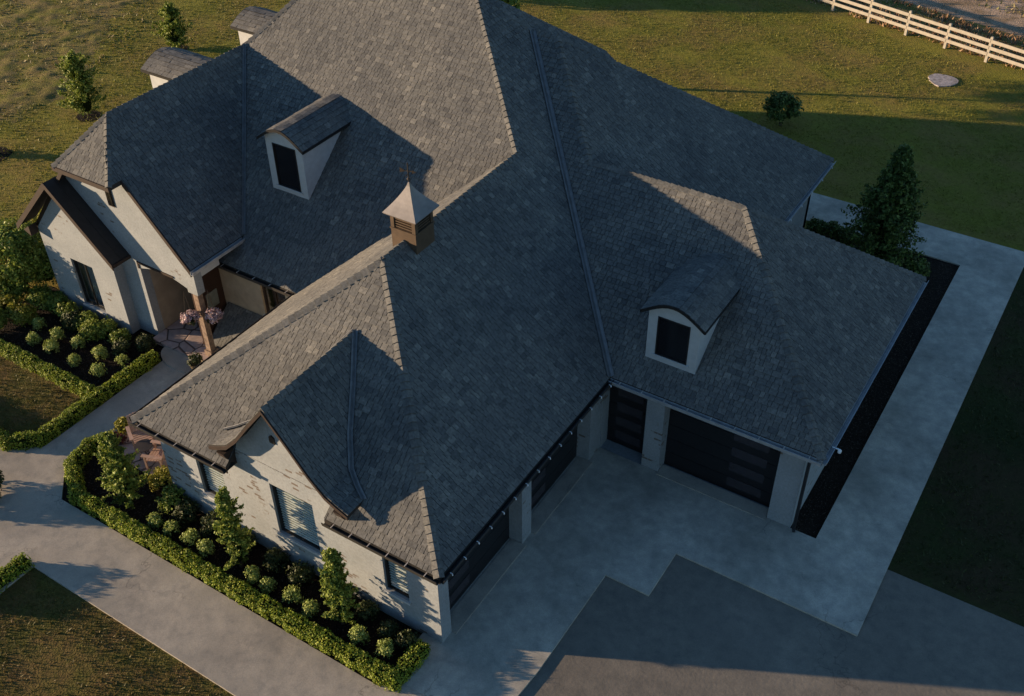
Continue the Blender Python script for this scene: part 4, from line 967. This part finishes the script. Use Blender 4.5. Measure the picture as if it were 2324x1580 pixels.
# ------------------------------------------------------------------ fence
fence = empty('rail_fence', (-5.32, 41.22, 0), 'cream three-rail wooden fence crossing the upper right corner', 'fence')
fd = Vector((2.66+5.32, 39.0-41.3, 0)).normalized(); f0 = Vector((-5.32, 41.25, 0)); fs = Vector((-fd.y, fd.x, 0))
for k in range(-4, 9):
    A = f0+fd*(2.07*k); mb = MB()
    mb.prism([A-fd*.06-fs*.06, A+fd*.06-fs*.06, A+fd*.06+fs*.06, A-fd*.06+fs*.06], (0,0,1.16))
    mb.prism([A-fd*.045-fs*.045+Vector((0,0,1.16)), A+fd*.045-fs*.045+Vector((0,0,1.16)), A+fd*.045+fs*.045+Vector((0,0,1.16)), A-fd*.045+fs*.045+Vector((0,0,1.16))], (0,0,.03))
    wpart(mb, 'post', M_fence, fence)
for z in (.32, .62, .93):
    for k in range(-4, 8):
        A = f0+fd*(2.07*k)+fd*.01-fs*.062+Vector((0,0,z)); mb = MB(); mb.prism([A, A-fs*.03, A-fs*.03+Vector((0,0,.15)), A+Vector((0,0,.15))], fd*2.05)
        wpart(mb, 'rail', M_fence, fence)
# pale round lid in the lawn
mb = MB()
pr_ = [(.66+.05*math.sin(3*i*math.pi/12)+random.uniform(-.03,.03)) for i in range(24)]
mb.prism([(pr_[i]*.95*math.cos(i*math.pi/12), pr_[i]*.95*math.sin(i*math.pi/12), 0) for i in range(24)], (0,0,.045))
o = mb.build('utility_lid', M_stonec); o.location = (1.5, 36.0, -.02); tag(o, 'round pale concrete lid lying in the sunlit back lawn near the fence', 'utility lid')
# ------------------------------------------------------------------ porch and patio things
def basket(x, y, z, label, ztop=2.75):
    r = empty('hanging_basket', (x, y, z), label, 'hanging basket', 'hanging flower baskets on the porch')
    mb = MB(); mb.lathe([(.06,-.16), (.13,-.1), (.17,0), (.16,.0), (.12,-.09), (.05,-.14)], k=14); mb.build('basket', M_wick, r)
    mb = MB()
    for i in range(3): mb.tube([(.16*math.cos(i*2.1), .16*math.sin(i*2.1), 0), (0, 0, ztop-z)], .005, k=5)
    mb.build('chain', M_iron, r)
    v1, f1 = leaves(*clumps((0,0,.06), (.25,.25,.17), 40, 22, .09), .034); npmesh('flowers', v1, f1, M_flower, r)
    v1, f1 = leaves(*clumps((0,0,.0), (.21,.21,.15), 20, 18, .08), .034); npmesh('foliage', v1, f1, M_dark, r)
basket(-12.25, 4.62, 1.75, 'hanging basket of pink flowers on the outer left side of the porch post')
basket(-11.75, 5.05, 1.75, 'hanging basket of pale flowers right of the porch post')
pp = empty('potted_plant', (-12.15, 4.35, 0), 'olive pot with a small plant on the curved porch step', 'potted plant')
mb = MB(); mb.lathe([(.12,.0), (.15,.04), (.2,.3), (.22,.34), (.19,.34), (.17,.3), (.02,.29)]); mb.build('pot', M_pot, pp)
v1, f1 = leaves(*clumps((0,0,.45), (.2,.2,.16), 30, 20, .08), .035); npmesh('foliage', v1, f1, M_dark, pp)
v1, f1 = leaves(*clumps((0,0,.52), (.16,.16,.12), 8, 8, .04), .026); npmesh('flowers', v1, f1, M_white_fl, pp)
def chair(x, y, rz, label):
    r = empty('patio_chair', (x, y, .004), label, 'chair', 'slatted chairs on the patio'); r.rotation_euler[2] = rz
    mb = MB()
    for i in range(6): mb.box((-.24, -.22+i*.08, .37+.005*i), (.24, -.155+i*.08, .39+.005*i))
    mb.build('seat', M_pink, r); mb = MB()
    for i in range(6): mb.prism([(-.24+i*.083, .26, .4), (-.17+i*.083, .26, .4), (-.16+i*.08, .42, .95-.02*abs(i-2.5)), (-.22+i*.08, .42, .95-.02*abs(i-2.5))], (0,.02,0))
    mb.build('backrest', M_pink, r)
    for sx in (-1, 1):
        for yy in (-.22, .24):
            mb = MB(); mb.box((sx*.25, yy, 0), (sx*.29, yy+.05, .6 if yy < 0 else .55)); mb.build('leg', M_pink, r)
        mb = MB(); mb.box((sx*.23, -.26, .6), (sx*.33, .34, .62)); mb.build('armrest', M_pink, r)
chair(-11.05, 1.25, math.radians(60), 'left pinkish slatted chair on the flagstone patio')
chair(-10.15, .95, math.radians(-70), 'right pinkish slatted chair on the flagstone patio, nearer the brick wall')
tb = empty('patio_table', (-10.62, .95, .004), 'small dark wire table between the two patio chairs', 'table')
mb = MB(); mb.lathe([(.24,.5), (.25,.51), (.25,.525), (.02,.53)]); mb.build('tabletop', M_iron, tb)
for i in range(3):
    mb = MB(); mb.tube([(.05*math.cos(i*2.1), .05*math.sin(i*2.1), .5), (.22*math.cos(i*2.1), .22*math.sin(i*2.1), 0)], .012, k=6); mb.build('leg', M_iron, tb)
ball(-11.2, .45, .2, .3, 'pale flowering plant at the edge of patio and bed', None, M_flower, n=24, per=14, size=.03, name='flowering_plant', core=None)
print('objects', len(bpy.data.objects), 'verts', sum(len(m.vertices) for m in bpy.data.meshes))
